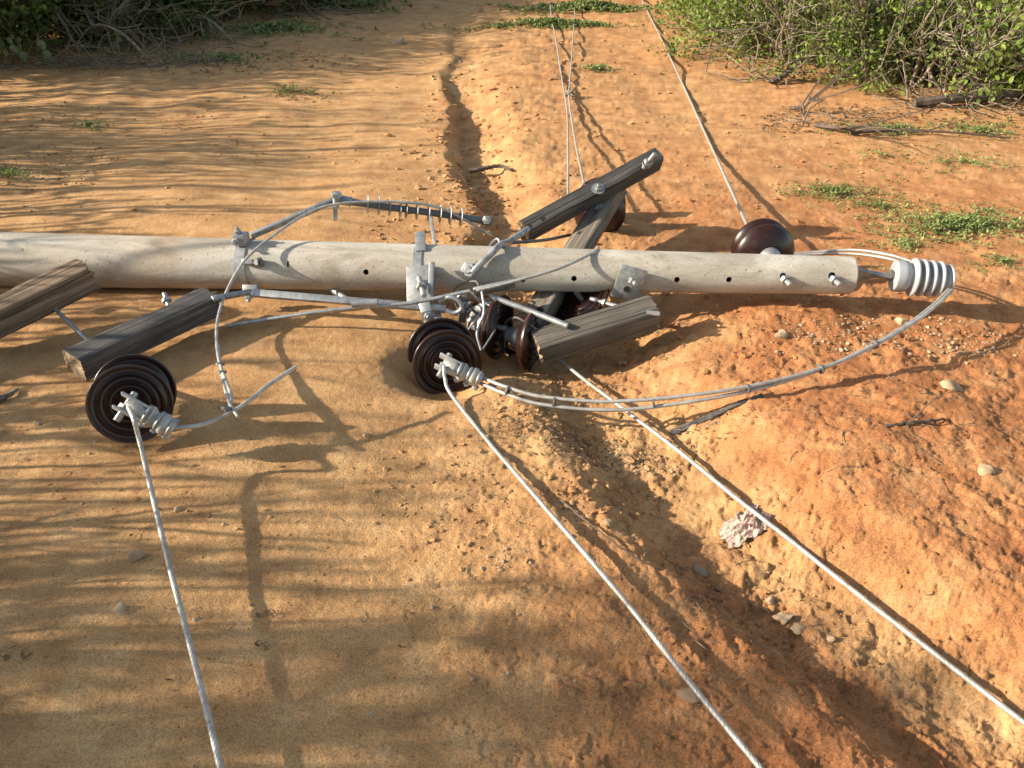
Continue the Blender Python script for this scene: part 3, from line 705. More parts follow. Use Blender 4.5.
# ------------------------------------------------------------------ cables and rods
def cable(name, label, pts, r, cat='cable', n=120, strand=True, mat='alu', group='loose aluminium cables', lob=7):
    mb = MB(); c_ = curve(pts, n)
    mb.tube(c_, r, 36 if strand else 10, True, lob if strand else 0, 2 * math.pi / (r * 13), .17)
    return tag(mb.build(name, mat, angle=80), label, cat, group)
def gp(px, py, h): return G(px, py, h, False)
def fine(pts, step=.0026): return int(sum((Vector(b_) - Vector(a_)).length for a_, b_ in zip(pts, pts[1:])) / step)
cl_pts = [D(129, 408, 2.235), D(134, 420, 2.20), P(143, 455, .15), P(168, 560, .11), P(194, 660, .09), P(221, 770, .075), P(245, 880, .07)]
cable('power_cable', 'taut stranded cable running from the left clamp to the picture bottom', cl_pts, .0068, n=fine(cl_pts))
cm_pts = [D(444, 366, 2.76), D(445, 378, 2.73), D(451, 394, 2.70), P(487, 440, .00), P(524, 483, .03), P(620, 595, .05), P(690, 683, .06), P(762, 770, .06), P(850, 880, .05)]
cable('power_cable', 'taut stranded cable running from the middle clamp to the picture bottom', cm_pts, .0066, n=fine(cm_pts))
cr_pts = [D(540, 338, 3.06), gp(570, 368, .05), gp(625, 410, .06), gp(680, 452, .05), gp(735, 497, .045), gp(790, 540, .04), gp(850, 588, .04), gp(930, 650, .04), gp(1030, 727, .045), gp(1150, 815, .05)]
cable('power_cable', 'stranded cable slanting from beneath the stump to the lower right corner', cr_pts, .0068, n=fine(cr_pts))
# jumper loop to the post insulator: two strands bound together
jl = thing('jumper_cable', 'double cable loop sweeping from the middle clamp to the post insulator', 'cable', G(700, 398), 'loose aluminium cables')
loop = [D(478, 379, 2.79), P(505, 390, .02), P(545, 401, .01), P(620, 405.5, .02), P(720, 394, .07), P(795, 377, .10), P(850, 357, .125), P(905, 327, .15), P(935, 305, .165), D(950, 290, 3.0)]
cc = curve(loop, 160)
for sg in (-1, 1):
    mb = MB(); mb.tube([q + Vector((0, sg * .010 * math.cos(i * .02), .004 * sg + .009 * sg * max(0, 1 - abs(i - 45) / 60))) for i, q in enumerate(cc)], .0068, 18, True, 6, 40, .16); mb.build('strand', 'alu', jl, angle=80)
for i in (12, 26, 52, 76, 98, 118):
    mb = MB(); t_ = (cc[i + 1] - cc[i]).normalized(); mb.lathe([(.008, -.004), (.017, -.003), (.017, .003), (.008, .004)], cc[i], t_, 14); mb.build('binding', 'dark_metal', jl)
# tail of the left cable, and the tie coming down from above
tl = [D(170, 428, 2.30), D(205, 424, 2.33), D(240, 407, 2.37), D(270, 384, 2.44), D(296, 367, 2.50)]
cable('cable_tail', 'short frayed cable tail curving up right of the left insulator', tl, .0064, n=260)
tie = thing('guy_wire', 'thin wire dropping from the bracket arm and over the pole to the left tail', 'cable', D(225, 405, 2.45), 'loose aluminium cables')
wpts = [D(226, 413, 2.36), D(231, 396, 2.43), D(219, 360, 2.62), D(217, 325, 2.85), D(226, 293, 3.0), D(246, 259, 3.08), D(277, 233, 3.14), D(312, 211, 3.25), D(345, 203, 3.28), D(395, 202, 3.32), D(440, 208, 3.36), D(492, 235, 3.42)]
mb = MB(); mb.tube(curve(wpts, 150), .0058, 12, True, 5, 45, .14); mb.build('strand', 'alu', tie, angle=80)
mb = MB(); mb.tube(curve([D(218, 345, 2.72), D(222, 375, 2.55), D(229, 402, 2.40), D(238, 417, 2.33)], 40), .0050, 10); mb.build('strand', 'alu', tie)
for q in (D(222, 372, 2.555), D(220, 364, 2.60), D(226, 408, 2.355)):
    mb = MB(); mb.lathe([(.006, -.006), (.014, -.004), (.014, .004), (.006, .006)], q, (.1, .5, 1), 12); mb.build('binding', 'dark_metal', tie)
# cables running away up the track
def far_cable(label, pts, r):
    return cable('power_cable', label, pts, r, n=140, strand=False)
far_cable('thin cable running up the track, left one of the crossing pair', [P(548, -60, .06), P(550, 0, .05), gp(556, 40, .03), gp(563, 85, .03), gp(567, 110, .05), P(568, 150, .12), P(568, 195, .18)], .0062)
far_cable('thin cable running up the track, right one of the crossing pair', [P(576, -60, .06), P(575, 0, .05), gp(573, 40, .03), gp(570, 80, .03), gp(569, 98, .05), P(575, 140, .14), D(584, 184, 3.95)], .0062)
far_cable('single cable running up the track from the glossy bell insulator', [gp(612, -60, .03), gp(642, 0, .05), gp(656, 28, .03), gp(670, 57, .015), gp(685, 89, .010), gp(700, 122, .012), gp(713, 150, .018), P(727, 181, .08), D(748, 227, 3.56)], .0078)
mb = MB(); qk = gp(569, 95, .03); mb.tube(curve([qk + Vector((-.03, -.05, 0)), qk + Vector((.03, 0, .04)), qk + Vector((0, .05, .0)), qk + Vector((-.02, 0, .03)), qk + Vector((.03, -.05, 0))], 24), .010, 8)
tag(mb.build('cable_splice', 'twig_pale'), 'knotted splice where the two far cables cross', 'cable splice')
for k, (dy, lab) in enumerate(((0, 'upper of two wires from behind the pole tip to the post insulator'), (4, 'lower of two wires from behind the pole tip to the post insulator'))):
    cable('tie_wire', lab, [D(775, 256 + dy * .3, 3.42), D(815, 252 + dy * .5, 3.4), D(855, 250 + dy, 3.34), D(890, 255 + dy, 3.24), D(916, 263 + dy, 3.13)], .0058, n=60, strand=False)
# rods under the pole
def rodobj(name, label, pts, r, mat='galv', n=24, cat='steel rod', flat=None):
    mb = MB()
    if flat: mb.bar(pts[0], pts[-1], flat[0], flat[1], (0, -.5, .8), .002)
    else: mb.tube(curve(pts, n), r, 10)
    return tag(mb.build(name, mat), label, cat, 'bent steel rods and bars of the hardware')
rodobj('brace_bar', 'flat galvanised brace from the band to the shackle beneath the pole', [D(252, 293, 3.06), D(446, 309, 3.08)], 0, flat=(.03, .016))
rodobj('brace_bar', 'short brace linking the dark split beam to the band on the pole', [D(212, 299, 2.95), D(250, 292, 3.07)], 0, flat=(.02, .016))
rodobj('tie_rod', 'thin rod on the ground from left under the pole to the bracket', [D(226, 326, 3.0), D(290, 316, 3.0), D(350, 308, 3.0), D(410, 303, 3.0), D(470, 291, 3.0)], .0075)
rodobj('brace_rod', 'short slanting brace under the pole left of the bracket plate', [D(330, 288, 3.22), D(357, 306, 3.12)], .012)
rodobj('splice_sleeve', 'dull metal sleeve wrapped round the rods beneath the pole', [D(352, 304, 2.99), D(378, 302, 2.99)], .014)
rodobj('curved_brace', 'bent pipe brace from the eye bolt over the pole into the charcoal crossarm', [pole_face(473, 272, .03)[0], pole_face(482, 264, .022)[0], pole_face(491, 257, .020)[0], pole_face(500, 250, .022)[0], D(510, 241, 3.30), D(528, 229, 3.42)], .0135)
rodobj('flat_link', 'flat galvanised link plate low on the pole front in the middle', [D(474, 292, 3.03), D(515, 283, 3.03)], 0, flat=(.012, .05))
cable('thin_wire', 'thin wire slanting over the pole from the flat link plate', [D(476, 291, 3.0), D(515, 281, 3.0), D(560, 268, 3.02), D(594, 252, 3.1), D(598, 247, 3.2)], .006, n=50, strand=False)
rodobj('push_brace', 'straight brace rod from the link plate down to the stump', [D(490, 296, 3.03), D(530, 311, 2.99), D(568, 326, 2.93)], .0115)
rodobj('hook_wire', 'curled wire dropping from the link plate into the rubble', [D(482, 292, 3.0), D(484, 312, 2.98), D(477, 332, 2.98), D(481, 350, 2.98)], .005)
rodobj('hook_wire', 'short thin wire poking from the rubble by the stump', [D(483, 349, 2.94), D(492, 335, 2.98), D(495, 330, 3.0)], .0035)
rodobj('upright_bar', 'small upright bar standing in rubble left of the stump', [D(519, 334, 3.06), D(523, 313, 3.06)], 0, flat=(.03, .03), mat='wood_brown')
rodobj('support_wire', 'bent wire clip above the pole right of the finned rod', [D(487, 252, 3.16), D(492, 243, 3.2), D(498, 239, 3.2), D(502, 250, 3.17)], .005)
rodobj('slack_wire', 'dark slack wire between the pipe brace and the grey timber', [D(508, 243, 3.3), D(545, 240, 3.4), D(570, 235, 3.55)], .007, 'dark_metal')

SHARD = [(506, 352, .030, 'porcelain shard below the grey insulator cap in the rut'), (540, 318, .028, 'porcelain shard between the grey timber and the brace rod'), (556, 306, .034, 'porcelain shard tucked under the pole by the grey timber'), (470, 306, .026, 'porcelain shard behind the twin-disc insulator in the middle'), (548, 352, .022, 'porcelain shard at the left end of the grey stump')]
for k, (px, py, sz, lab) in enumerate(SHARD):
    g_ = G(px, py); d_, f_ = lump(I2, (sz * 1.3, sz, sz * .35), 300 + k, .5); mb = MB(); q_ = Quaternion(Vector((rnd.gauss(0, 1), rnd.gauss(0, 1), .3)).normalized(), rnd.uniform(.3, 1.0))
    mb.add([q_ @ Vector(v_) + g_ + Vector((0, 0, sz * .35)) for v_ in d_], f_); tag(mb.build('porcelain_shard', 'glaze', smooth=False), 'dark brown ' + lab, 'shard', 'broken porcelain shards')
for k, (px, py, L_, r_) in enumerate([(455, 300, .16, .0045), (478, 300, .20, .004), (498, 310, .14, .0035), (512, 322, .18, .004), (462, 312, .12, .006), (536, 328, .16, .0035)]):
    a_ = D(px, py, 3.05); ph_ = k * 1.7; mb = MB()
    mb.tube(curve([a_, a_ + Vector((.3 * math.cos(ph_), .3 * math.sin(ph_), .25)) * L_, a_ + Vector((.75 * math.cos(ph_ + .6), .5 * math.sin(ph_), -.05)) * L_, a_ + Vector((1.0 * math.cos(ph_ + .2), .4 * math.sin(ph_ + .9), -.55)) * L_], 16), r_, 7)
    tag(mb.build('wire_scrap', 'dark_metal' if k % 2 else 'galv'), ['bent grey wire scrap right of the bracket plate foot', 'dark wire scrap hanging under the link plate', 'thin grey wire scrap above the sideways insulator pair', 'dark wire scrap by the grey insulator cap', 'thick grey wire stub behind the middle insulator', 'dark wire scrap touching the brace rod in the rut'][k], 'wire', 'wire scraps in the tangle')
mb = MB(); mb.bar(D(462, 322, 3.12), D(466, 292, 3.06), .028, .014, (0, -1, .3), .003); mb.box(D(464, 306, 3.07), (0, 0, 1), (0, -1, .3), (.03, .045, .03), .004); mb.hexnut(D(464, 306, 3.045), (0, -1, .3), .016, .016)
tag(mb.build('hanger_fitting', 'dark_metal'), 'dark steel hanger with a nut between bracket plate and link plate', 'fitting')
mb = MB(); mb.tube(curve([D(440, 302, 3.02), D(448, 297, 3.0), D(458, 300, 3.0), D(462, 308, 3.01), D(455, 313, 3.02), D(446, 310, 3.02)], 24), .009, 10)
tag(mb.build('hook_fitting', 'galv'), 'curled galvanised hook right of the shackle above the middle insulator', 'fitting')

# ------------------------------------------------------------------ sticks, rag, litter
def stick(name, label, pts, r0, r1, mat='twig_dark', cat='stick', twigs=0, group='fallen sticks and branches'):
    c_ = curve(pts, 26); N = len(c_); mb = MB()
    c_ = [q + Vector((rnd.gauss(0, 1), rnd.gauss(0, 1), rnd.gauss(0, .5))) * r0 * (.35 if r0 < .01 else .12) for q in c_]
    mb.tube(c_, [r0 + (r1 - r0) * i / (N - 1) * (1 + .2 * rnd.random()) for i in range(N)], 7)
    for _ in range(twigs):
        i = rnd.randrange(N // 3, N - 1); d = Vector((rnd.gauss(0, 1), rnd.gauss(0, 1), abs(rnd.gauss(0, .6)))).normalized() + (c_[-1] - c_[0]).normalized(); L = r0 * rnd.uniform(8, 22)
        mb.tube(curve([c_[i], c_[i] + d * L * .5 + Vector((0, 0, rnd.gauss(0, .1) * L)), c_[i] + d * L], 6), [r0 * .45 * (1 - .12 * j) for j in range(7)], 5)
    return tag(mb.build(name, mat), label, cat, group)
stick('buried_branch', 'dark branch half buried in the bank under the cable loop', [gp(672, 434, .008), gp(700, 422, .012), gp(730, 408, .014), gp(762, 396, .008)], .016, .010, 'wood_dark')
stick('stick', 'thin dark stick on the red mound below the pale stone', [gp(874, 427, .01), gp(900, 424, .01), gp(925, 421, .012), gp(945, 419, .01)], .006, .004, twigs=1)
stick('stick', 'pale bit of root next to the buried branch', [gp(697, 432, .008), gp(712, 424, .016), gp(722, 421, .008)], .005, .004, 'twig_pale')
stick('stick', 'long straw-like twig across the shaded rut bank', [gp(560, 500, .01), gp(640, 560, .015), gp(715, 590, .015), gp(770, 612, .012)], .003, .002, twigs=2)
stick('stick', 'grey splinter of wood on sand at the left edge', [gp(-6, 401, .01), gp(8, 395, .012), gp(18, 389, .01)], .012, .006, 'wood_grey')
stick('dead_branch', 'dead branch across the gully in its far reach', [gp(470, 171, .06), gp(485, 168, .07), gp(500, 166, .05), gp(512, 170, .03)], .016, .009)
stick('dead_branch', 'forked dark branch on lit soil before the right shrubs', [G(772, 82, .02), G(783, 76, .06), G(795, 66, .12)], .03, .014, twigs=3)
stick('dead_branch', 'dark log lying at the foot of the right hand shrubs', [G(915, 103, .03), G(950, 99, .06), G(990, 97, .06), G(1030, 92, .05)], .035, .03, twigs=1)
stick('dead_branch', 'broken branch in the litter heap on the right verge', [G(790, 108, .02), G(806, 106, .06), G(810, 96, .12)], .016, .008, twigs=4)
stick('dead_branch', 'low branch in the litter heap below the log', [G(815, 125, .02), G(840, 128, .05), G(862, 132, .03)], .016, .008, twigs=5)
stick('dead_branch', 'long thin branch trailing across the right verge weeds', [G(850, 133, .02), G(900, 130, .03), G(960, 133, .03), G(1010, 138, .02)], .010, .006, twigs=5)
stick('dead_branch', 'bent upright dead sapling before the right shrubs', [G(908, 103, 0), G(906, 103, 0) + Vector((-.02, 0, .10)), G(906, 103, 0) + Vector((-.06, .0, .2)), G(906, 103, 0) + Vector((-.10, .0, .3))], .008, .004, 'twig_pale', twigs=1)
LB = [(235, 44, 60, -22, 'pale arched dead branch at the foot of the left thicket'), (150, 60, 70, -25, 'long pale dead branch leaning out of the left thicket'), (80, 52, 50, 16, 'curled pale dead branch among the left twigs'), (190, 28, 40, 20, 'slanting dead branch at the right end of the left thicket')]
for (x, y, dx, dy, lab) in LB:
    a_ = G(x, y); b_ = G(x - dx, y - 8); h_ = rnd.uniform(.2, .45)
    stick('dead_branch', lab, [a_, a_.lerp(b_, .35) + Vector((0, 0, h_)), a_.lerp(b_, .7) + Vector((0, 0, h_ * 1.1)), b_ + Vector((0, 0, h_ * .4))], .016, .008, 'twig_pale', twigs=6)

def crumple(name, label, c, rx, ry, rz, yaw, seed, n=60, cat='rag'):
    g = np.linspace(-1, 1, n); U, V_ = np.meshgrid(g, g, indexing='ij')
    e = fbm(U * 1.7, V_ * 2.6, 3, seed, .5); rad = np.hypot(U, V_)
    Xl = U * rx * (1 + .35 * fbm(U * 2, V_ * 2, 3, seed + 5)); Yl = V_ * ry * (1 + .35 * fbm(U * 2, V_ * 2, 3, seed + 9))
    X = c.x + Xl * math.cos(yaw) - Yl * math.sin(yaw); Y = c.y + Xl * math.sin(yaw) + Yl * math.cos(yaw)
    Z = ground(X, Y) + .004 + rz * np.clip(1 - rad, 0, 1) ** .7 + rz * .9 * np.abs(e) * np.clip(1.25 - rad, 0, 1)
    idx = np.arange(n * n).reshape(n, n); mb = MB()
    keep = lambda i, j: rad[i, j] + .25 * e[i, j] < 1.0
    F = [(int(idx[i, j]), int(idx[i + 1, j]), int(idx[i + 1, j + 1]), int(idx[i, j + 1])) for i in range(n - 1) for j in range(n - 1) if keep(i, j)]
    mb.add(np.stack([X.ravel(), Y.ravel(), Z.ravel()], 1), F); o = mb.build(name, 'rag', angle=70)
    bm = bmesh.new(); bm.from_mesh(o.data); bmesh.ops.delete(bm, geom=[v for v in bm.verts if not v.link_faces], context='VERTS'); bm.to_mesh(o.data); bm.free()
    return tag(o, label, cat)
crumple('crumpled_rag', 'crumpled muddy pink and grey rag under the right cable', G(742, 532), .074, .046, .034, .45, 77)

def leaf_fan(mb_v, mb_f, p, d, nrm, L, w):
    s = d.cross(nrm).normalized(); b = len(mb_v); u = nrm
    mb_v += [p, p + d * L * .35 + s * w * .5 + u * L * .06, p + d * L * .75 + s * w * .4 + u * L * .03, p + d * L - u * L * .10, p + d * L * .75 - s * w * .4 + u * L * .03, p + d * L * .35 - s * w * .5 + u * L * .06, p + d * L * .5 - u * L * .02]
    mb_f += [(b, b + 1, b + 6), (b + 1, b + 2, b + 6), (b + 2, b + 3, b + 6), (b + 3, b + 4, b + 6), (b + 4, b + 5, b + 6), (b + 5, b, b + 6)]
def rvec(zb=0.0):
    v = Vector((rnd.gauss(0, 1), rnd.gauss(0, 1), rnd.gauss(0, 1) + zb)); return v.normalized()
# low weeds
WEEDS = [(835, 193, 55, 7, 260, .016, .05), (880, 205, 60, 7, 120, .014, .03), (955, 226, 72, 15, 900, .017, .08), (900, 245, 45, 8, 90, .014, .03), (885, 133, 55, 5, 190, .022, .05), (980, 130, 45, 8, 150, .022, .05),
         (560, 27, 38, 3, 900, .035, .10), (600, 72, 14, 2.5, 60, .03, .06), (590, 10, 70, 4, 700, .05, .15), (350, 7, 40, 4, 500, .05, .15), (290, 93, 26, 4, 60, .022, .04), (90, 128, 18, 4, 50, .02, .04), (10, 180, 26, 8, 70, .018, .03),
         (960, 165, 60, 10, 90, .018, .03), (900, 270, 40, 6, 30, .012, .02), (1000, 265, 26, 8, 60, .014, .03), (270, 30, 70, 8, 500, .04, .14), (880, 160, 60, 18, 60, .016, .03), (500, 28, 60, 2, 120, .03, .05), (220, 58, 60, 5, 200, .03, .08)]
WV, WF = [], []; wx = []
for (cx, cy, rx, ry, nn_, L, h) in WEEDS:
    for _ in range(nn_):
        a_ = rnd.random() * 6.28; r_ = abs(rnd.gauss(0, .72)); p = P(cx + rx * r_ * math.cos(a_), max(cy + ry * r_ * math.sin(a_), -40), 0); wx.append((p.x, p.y, L, h * max(0.15, 1 - .6 * r_)))
zz = ground(np.array([w[0] for w in wx]), np.array([w[1] for w in wx]))
for (x, y, L, h), z in zip(wx, zz):
    hh = h * .55 * rnd.random()
    for _ in range(5):
        d = rvec(.25); d.z = abs(d.z) * .6 + .05; d.normalize(); nrm = (Vector((0, 0, 1)) - d * d.z + rvec() * .3).normalized()
        leaf_fan(WV, WF, Vector((x + rnd.gauss(0, .01), y + rnd.gauss(0, .01), z + .004 + hh)), d, nrm, L * rnd.uniform(.6, 1.2), L * .55)
me = bpy.data.meshes.new('weeds'); me.from_pydata(WV, [], WF); me.materials.append(M['leaf_weed']); wo = bpy.data.objects.new('weeds', me); COL.objects.link(wo)
tag(wo, 'low green creeping weeds in patches over the bare soil', 'weeds', kind='stuff')
# dry leaf and bark litter
LV, LF = [], []; lx = []
for (cx, cy, rx, ry, nn_, s) in [(825, 122, 70, 14, 420, .035), (960, 112, 80, 12, 260, .04), (180, 62, 190, 12, 520, .04), (60, 170, 60, 22, 160, .022), (555, 430, 60, 24, 200, .014), (700, 425, 60, 14, 90, .014), (520, 480, 60, 60, 80, .010), (300, 95, 30, 5, 80, .03), (512, 400, 520, 330, 260, .010), (100, 120, 120, 14, 110, .03),
                              (270, 625, 10, 4, 10, .012), (265, 652, 10, 4, 12, .012), (25, 670, 16, 4, 8, .016), (470, 170, 30, 50, 60, .025), (560, 340, 90, 50, 160, .014), (700, 350, 110, 30, 90, .013), (350, 700, 300, 60, 60, .007), (860, 560, 160, 120, 90, .008)]:
    for _ in range(nn_):
        a_ = rnd.random() * 6.28; r_ = math.sqrt(rnd.random()) * rnd.choice((1, 1, 1.3)); p = P(cx + rx * r_ * math.cos(a_), max(cy + ry * r_ * math.sin(a_), -30), 0); lx.append((p.x, p.y, s))
zz = ground(np.array([w[0] for w in lx]), np.array([w[1] for w in lx]))
for (x, y, s), z in zip(lx, zz):
    d = rvec(); d.z *= .35; d.normalize(); nrm = (Vector((0, 0, 1)) + rvec() * .5); nrm = (nrm - d * nrm.dot(d)).normalized()
    leaf_fan(LV, LF, Vector((x, y, z + .004)), d, nrm, s * rnd.uniform(.5, 1.5), s * rnd.uniform(.15, .6))
me = bpy.data.meshes.new('leaf_litter'); me.from_pydata(LV, [], LF); me.materials.append(M['leaf_dry']); lo_ = bpy.data.objects.new('leaf_litter', me); COL.objects.link(lo_)
tag(lo_, 'brown dry leaf and bark litter strewn over the soil', 'leaf litter', kind='stuff')
# tangle of dead twigs at the foot of the thickets
mb = MB()
for (cx, cy, rx, ry, nn_, hh, L, *tr_) in [(110, 42, 140, 16, 420, .5, .4), (300, 12, 60, 8, 120, .3, .5), (850, 74, 150, 16, 150, .35, .35), (825, 124, 55, 6, 16, .03, .25), (100, 66, 120, 4, 110, .04, .4), (960, 104, 70, 6, 60, .06, .35), (580, 430, 75, 30, 90, .012, .05, .0014), (700, 600, 130, 60, 45, .010, .06, .0013), (900, 440, 110, 60, 40, .010, .06, .0014), (250, 560, 250, 150, 40, .006, .035, .0011), (620, 340, 90, 30, 50, .012, .06, .0016), (725, 45, 50, 16, 70, .3, .35)]:
    for _ in range(nn_):
        a_ = rnd.random() * 6.28; r_ = math.sqrt(rnd.random()); p = P(cx + rx * r_ * math.cos(a_), cy + ry * r_ * math.sin(a_), 0); p.z = (gz(p.x, p.y) if tr_ else 0) + float((.002 if tr_ else .01) + hh * rnd.random() ** 2)
        d = rvec(.2); d.z *= .6; q = p + d * L * rnd.uniform(.5, 1.4); m_ = p.lerp(q, .5) + rvec() * L * .15; k_ = tr_[0] / .006 if tr_ else 1
        if tr_: q.z = gz(q.x, q.y) + .003 + .3 * hh * rnd.random(); m_.z = gz(m_.x, m_.y) + .005
        else: q.z = max(q.z, .02); m_.z = max(m_.z, .015)
        mb.tube(curve([p, m_, q], 5), [k_ * v_ for v_ in (.006, .0055, .005, .0045, .004, .003)], 4, False)
M['twig_mid'] = bark('dry_twig', (.09, .07, .05), (.25, .20, .15))
mb_o = mb.build('dead_twigs', 'twig_mid', origin=(0, 0, 0)); tag(mb_o, 'tangle of dry grey twigs along the feet of the thickets', 'twigs', kind='stuff')

# ------------------------------------------------------------------ shrubs and trees
def shrub_meshes(seed, H, spread, nst, leaves, L, lw, leaf_mat_, twig_mat, thick=.016, low=.05, clump=.12):
    r = random.Random(seed); st = MB(); tips = []
    def rv(zb=0):
        return Vector((r.gauss(0, 1), r.gauss(0, 1), r.gauss(0, 1) + zb)).normalized()
    def grow(p, d, Ln, rad, depth):
        n_ = 5; pts = [p]; q = p.copy(); dd = d.copy()
        for _ in range(n_):
            dd = (dd + rv(.10) * .28).normalized(); q = q + dd * Ln / n_; q.z = max(q.z, .03); pts.append(q.copy())
        st.tube(pts, [rad * (1 - .11 * i) for i in range(n_ + 1)], 5 if depth == 0 else 4, False)
        if depth >= 1: tips.extend(pts[2:])
        else: tips.extend(pts[3:])
        if depth < 3:
            for _ in range(r.randint(2, 3) if depth else 4):
                i = r.randint(1, n_); grow(pts[i], (dd + rv(.25) * .9).normalized(), Ln * r.uniform(.45, .72), rad * .55, depth + 1)
    for k in range(nst):
        a = r.random() * 6.28; tilt = r.uniform(.1, 1.0); d = Vector((math.cos(a) * tilt, math.sin(a) * tilt, 1)).normalized()
        grow(Vector((math.cos(a) * .1 * spread, math.sin(a) * .1 * spread, -.05)), d, H * r.uniform(.4, .62), thick * r.uniform(.7, 1.2), 0)
    V, F = [], []
    for _ in range(leaves):
        t = tips[r.randrange(len(tips))]; p = t + Vector((r.gauss(0, 1), r.gauss(0, 1), r.gauss(0, 1))) * clump
        if p.z < low: p.z = low + r.random() * .15
        d = rv(-.1); nrm = rv(.9); nrm = (nrm - d * nrm.dot(d))
        if nrm.length < .1: continue
        leaf_fan(V, F, p, d, nrm.normalized(), L * r.uniform(.55, 1.25), lw * r.uniform(.7, 1.2))
    a = bpy.data.meshes.new('stems'); a.from_pydata([Vector(v) for v in st.v], [], st.f); a.materials.append(M[twig_mat]); a.shade_smooth()
    b = None
    if leaves:
        b = bpy.data.meshes.new('foliage'); b.from_pydata(V, [], F); b.materials.append(M[leaf_mat_])
    return a, b
KIND = {
    'bright': [shrub_meshes(s, 1.9, 1, 9, 4600, .060, .036, 'leaf_bright', 'twig_pale') for s in (1, 2)],
    'olive': [shrub_meshes(s, 1.9, 1, 12, 3400, .045, .022, 'leaf_mid', 'twig_pale') for s in (3, 4)],
    'twiggy': [shrub_meshes(s, 1.8, 1, 14, 900, .045, .022, 'leaf_mid', 'twig_pale') for s in (5,)],
    'dark': [shrub_meshes(s, 2.2, 1, 10, 8000, .068, .042, 'leaf_dark', 'twig_dark') for s in (7, 8)],
    'broad': [shrub_meshes(9, 1.0, 1, 6, 700, .105, .070, 'leaf_bright', 'twig_pale', clump=.06)],
    'thin': [shrub_meshes(s, 2.3, .6, 4, 260, .06, .035, 'leaf_mid', 'twig_dark', .022, .6) for s in (12, 13, 14)],
}
def shrub(kind, name, label, x, y, sc, rot, k=0, group='shrubs along the track', szf=1.0):
    a, b = KIND[kind][k % len(KIND[kind])]; z = gz(x, y)
    t = bpy.data.objects.new(name, None); COL.objects.link(t); mw = Matrix.Translation((x, y, z)) @ Matrix.Rotation(rot, 4, 'Z') @ Matrix.Diagonal((sc, sc, sc * szf, 1)); place(t, mw)
    tag(t, label, 'shrub', group)
    for nm, me in (('stems', a), ('foliage', b)):
        if me is None: continue
        o = bpy.data.objects.new(nm, me); COL.objects.link(o); o.parent = t; WM[o] = mw
    return t
def gw(px, py): p = P(px, py, 0); return p.x, p.y
# right verge, from near to far: (pixel of the base, kind, scale)
RS = [(1050, 100, 'bright', .85), (1000, 92, 'twiggy', .9), (955, 90, 'twiggy', .85), (905, 82, 'twiggy', .9), (870, 82, 'bright', .65), (835, 72, 'olive', .8), (795, 64, 'twiggy', .85), (765, 56, 'bright', .7), (735, 46, 'bright', .75), (722, 32, 'bright', .8), (708, 14, 'bright', .8), (690, -8, 'dark', .8),
      (1090, 72, 'olive', 1.1), (1020, 60, 'bright', 1.1), (950, 50, 'olive', 1.1), (880, 44, 'bright', 1.05), (810, 32, 'bright', 1.0), (750, 18, 'bright', 1.0), (1180, 95, 'bright', 1.1), (700, 0, 'olive', 1.1), (1100, 40, 'dark', 1.3), (980, 26, 'dark', 1.3), (870, 15, 'dark', 1.3), (780, -2, 'dark', 1.3), (622, -15, 'dark', .8)]
wordsR = {'bright': 'yellow green leafy shrub', 'twiggy': 'grey twiggy half bare shrub', 'olive': 'dull olive small leaved shrub', 'dark': 'dark green shrub'}
posR = ['at the right picture edge', 'behind the dark log', 'above the litter beside the log', 'in front of the dark tree trunk', 'left of the tree trunk, low and fresh', 'behind the forked branch', 'left of the forked branch', 'between two brighter bushes of the right verge', 'where the right verge turns away', 'far along the right verge', 'near the far cable on the right', 'at the far end of the right verge',
        'second row at the right edge', 'second row behind the log', 'second row right of the trunk', 'second row left of the trunk', 'second row above the forked branch', 'second row along the far right verge', 'outside the right edge', 'second row at the far end', 'back row at the right edge', 'back row behind the trunk', 'back row left of the trunk', 'back row far right verge', 'past the far end of the right verge']
for k, ((px, py, kd, sc), pos) in enumerate(zip(RS, posR)):
    x, y = gw(px, py); shrub(kd, 'shrub', wordsR[kd] + ' ' + pos, x, y, sc, k * 2.4, k)
x, y = gw(990, 88); shrub('broad', 'broadleaf_shrub', 'young shrub with large fresh leaves over the dark log', x, y - .25, .55, .7)
x, y = gw(888, 66); shrub('broad', 'broadleaf_shrub', 'young shrub with large fresh leaves below the tree trunk', x, y - .15, .7, 2.0)
# left verge
LS = [(-40, 58, 'dark', .95), (30, 42, 'dark', .9), (85, 36, 'dark', .95), (140, 28, 'dark', .85), (200, 20, 'dark', .85), (255, 8, 'dark', .8), (300, -2, 'dark', .75), (-10, 26, 'twiggy', 1.2), (60, 18, 'dark', 1.2), (150, 8, 'dark', 1.2), (235, -6, 'dark', 1.1), (330, -14, 'dark', .9), (-120, 62, 'dark', 1.1), (105, 46, 'twiggy', .7), (10, 56, 'twiggy', .6), (225, 22, 'dark', .7), (310, 4, 'dark', .7), (348, -2, 'dark', .6)]
posL = ['at the left picture edge', 'behind the prickly pears', 'behind the pale arched branch', 'behind the dead twigs', 'beyond the twigs of the left thicket', 'far along the left verge', 'at the far end of the left verge', 'second row at the left edge', 'second row behind the prickly pears', 'second row of the left thicket', 'second row far along the left verge', 'past the far end of the left verge', 'outside the left edge', 'low in the left thicket', 'low beside the prickly pears', 'just beyond the long pale dead branch', 'by the weeds at the far left bend', 'at the very end of the left verge']
for k, ((px, py, kd, sc), pos) in enumerate(zip(LS, posL)):
    x, y = gw(px, py); shrub(kd, 'shrub', (('deep green shaded shrub ' if kd == 'dark' else 'bare grey shrub ') + pos), x, y, sc, k * 1.9, k)
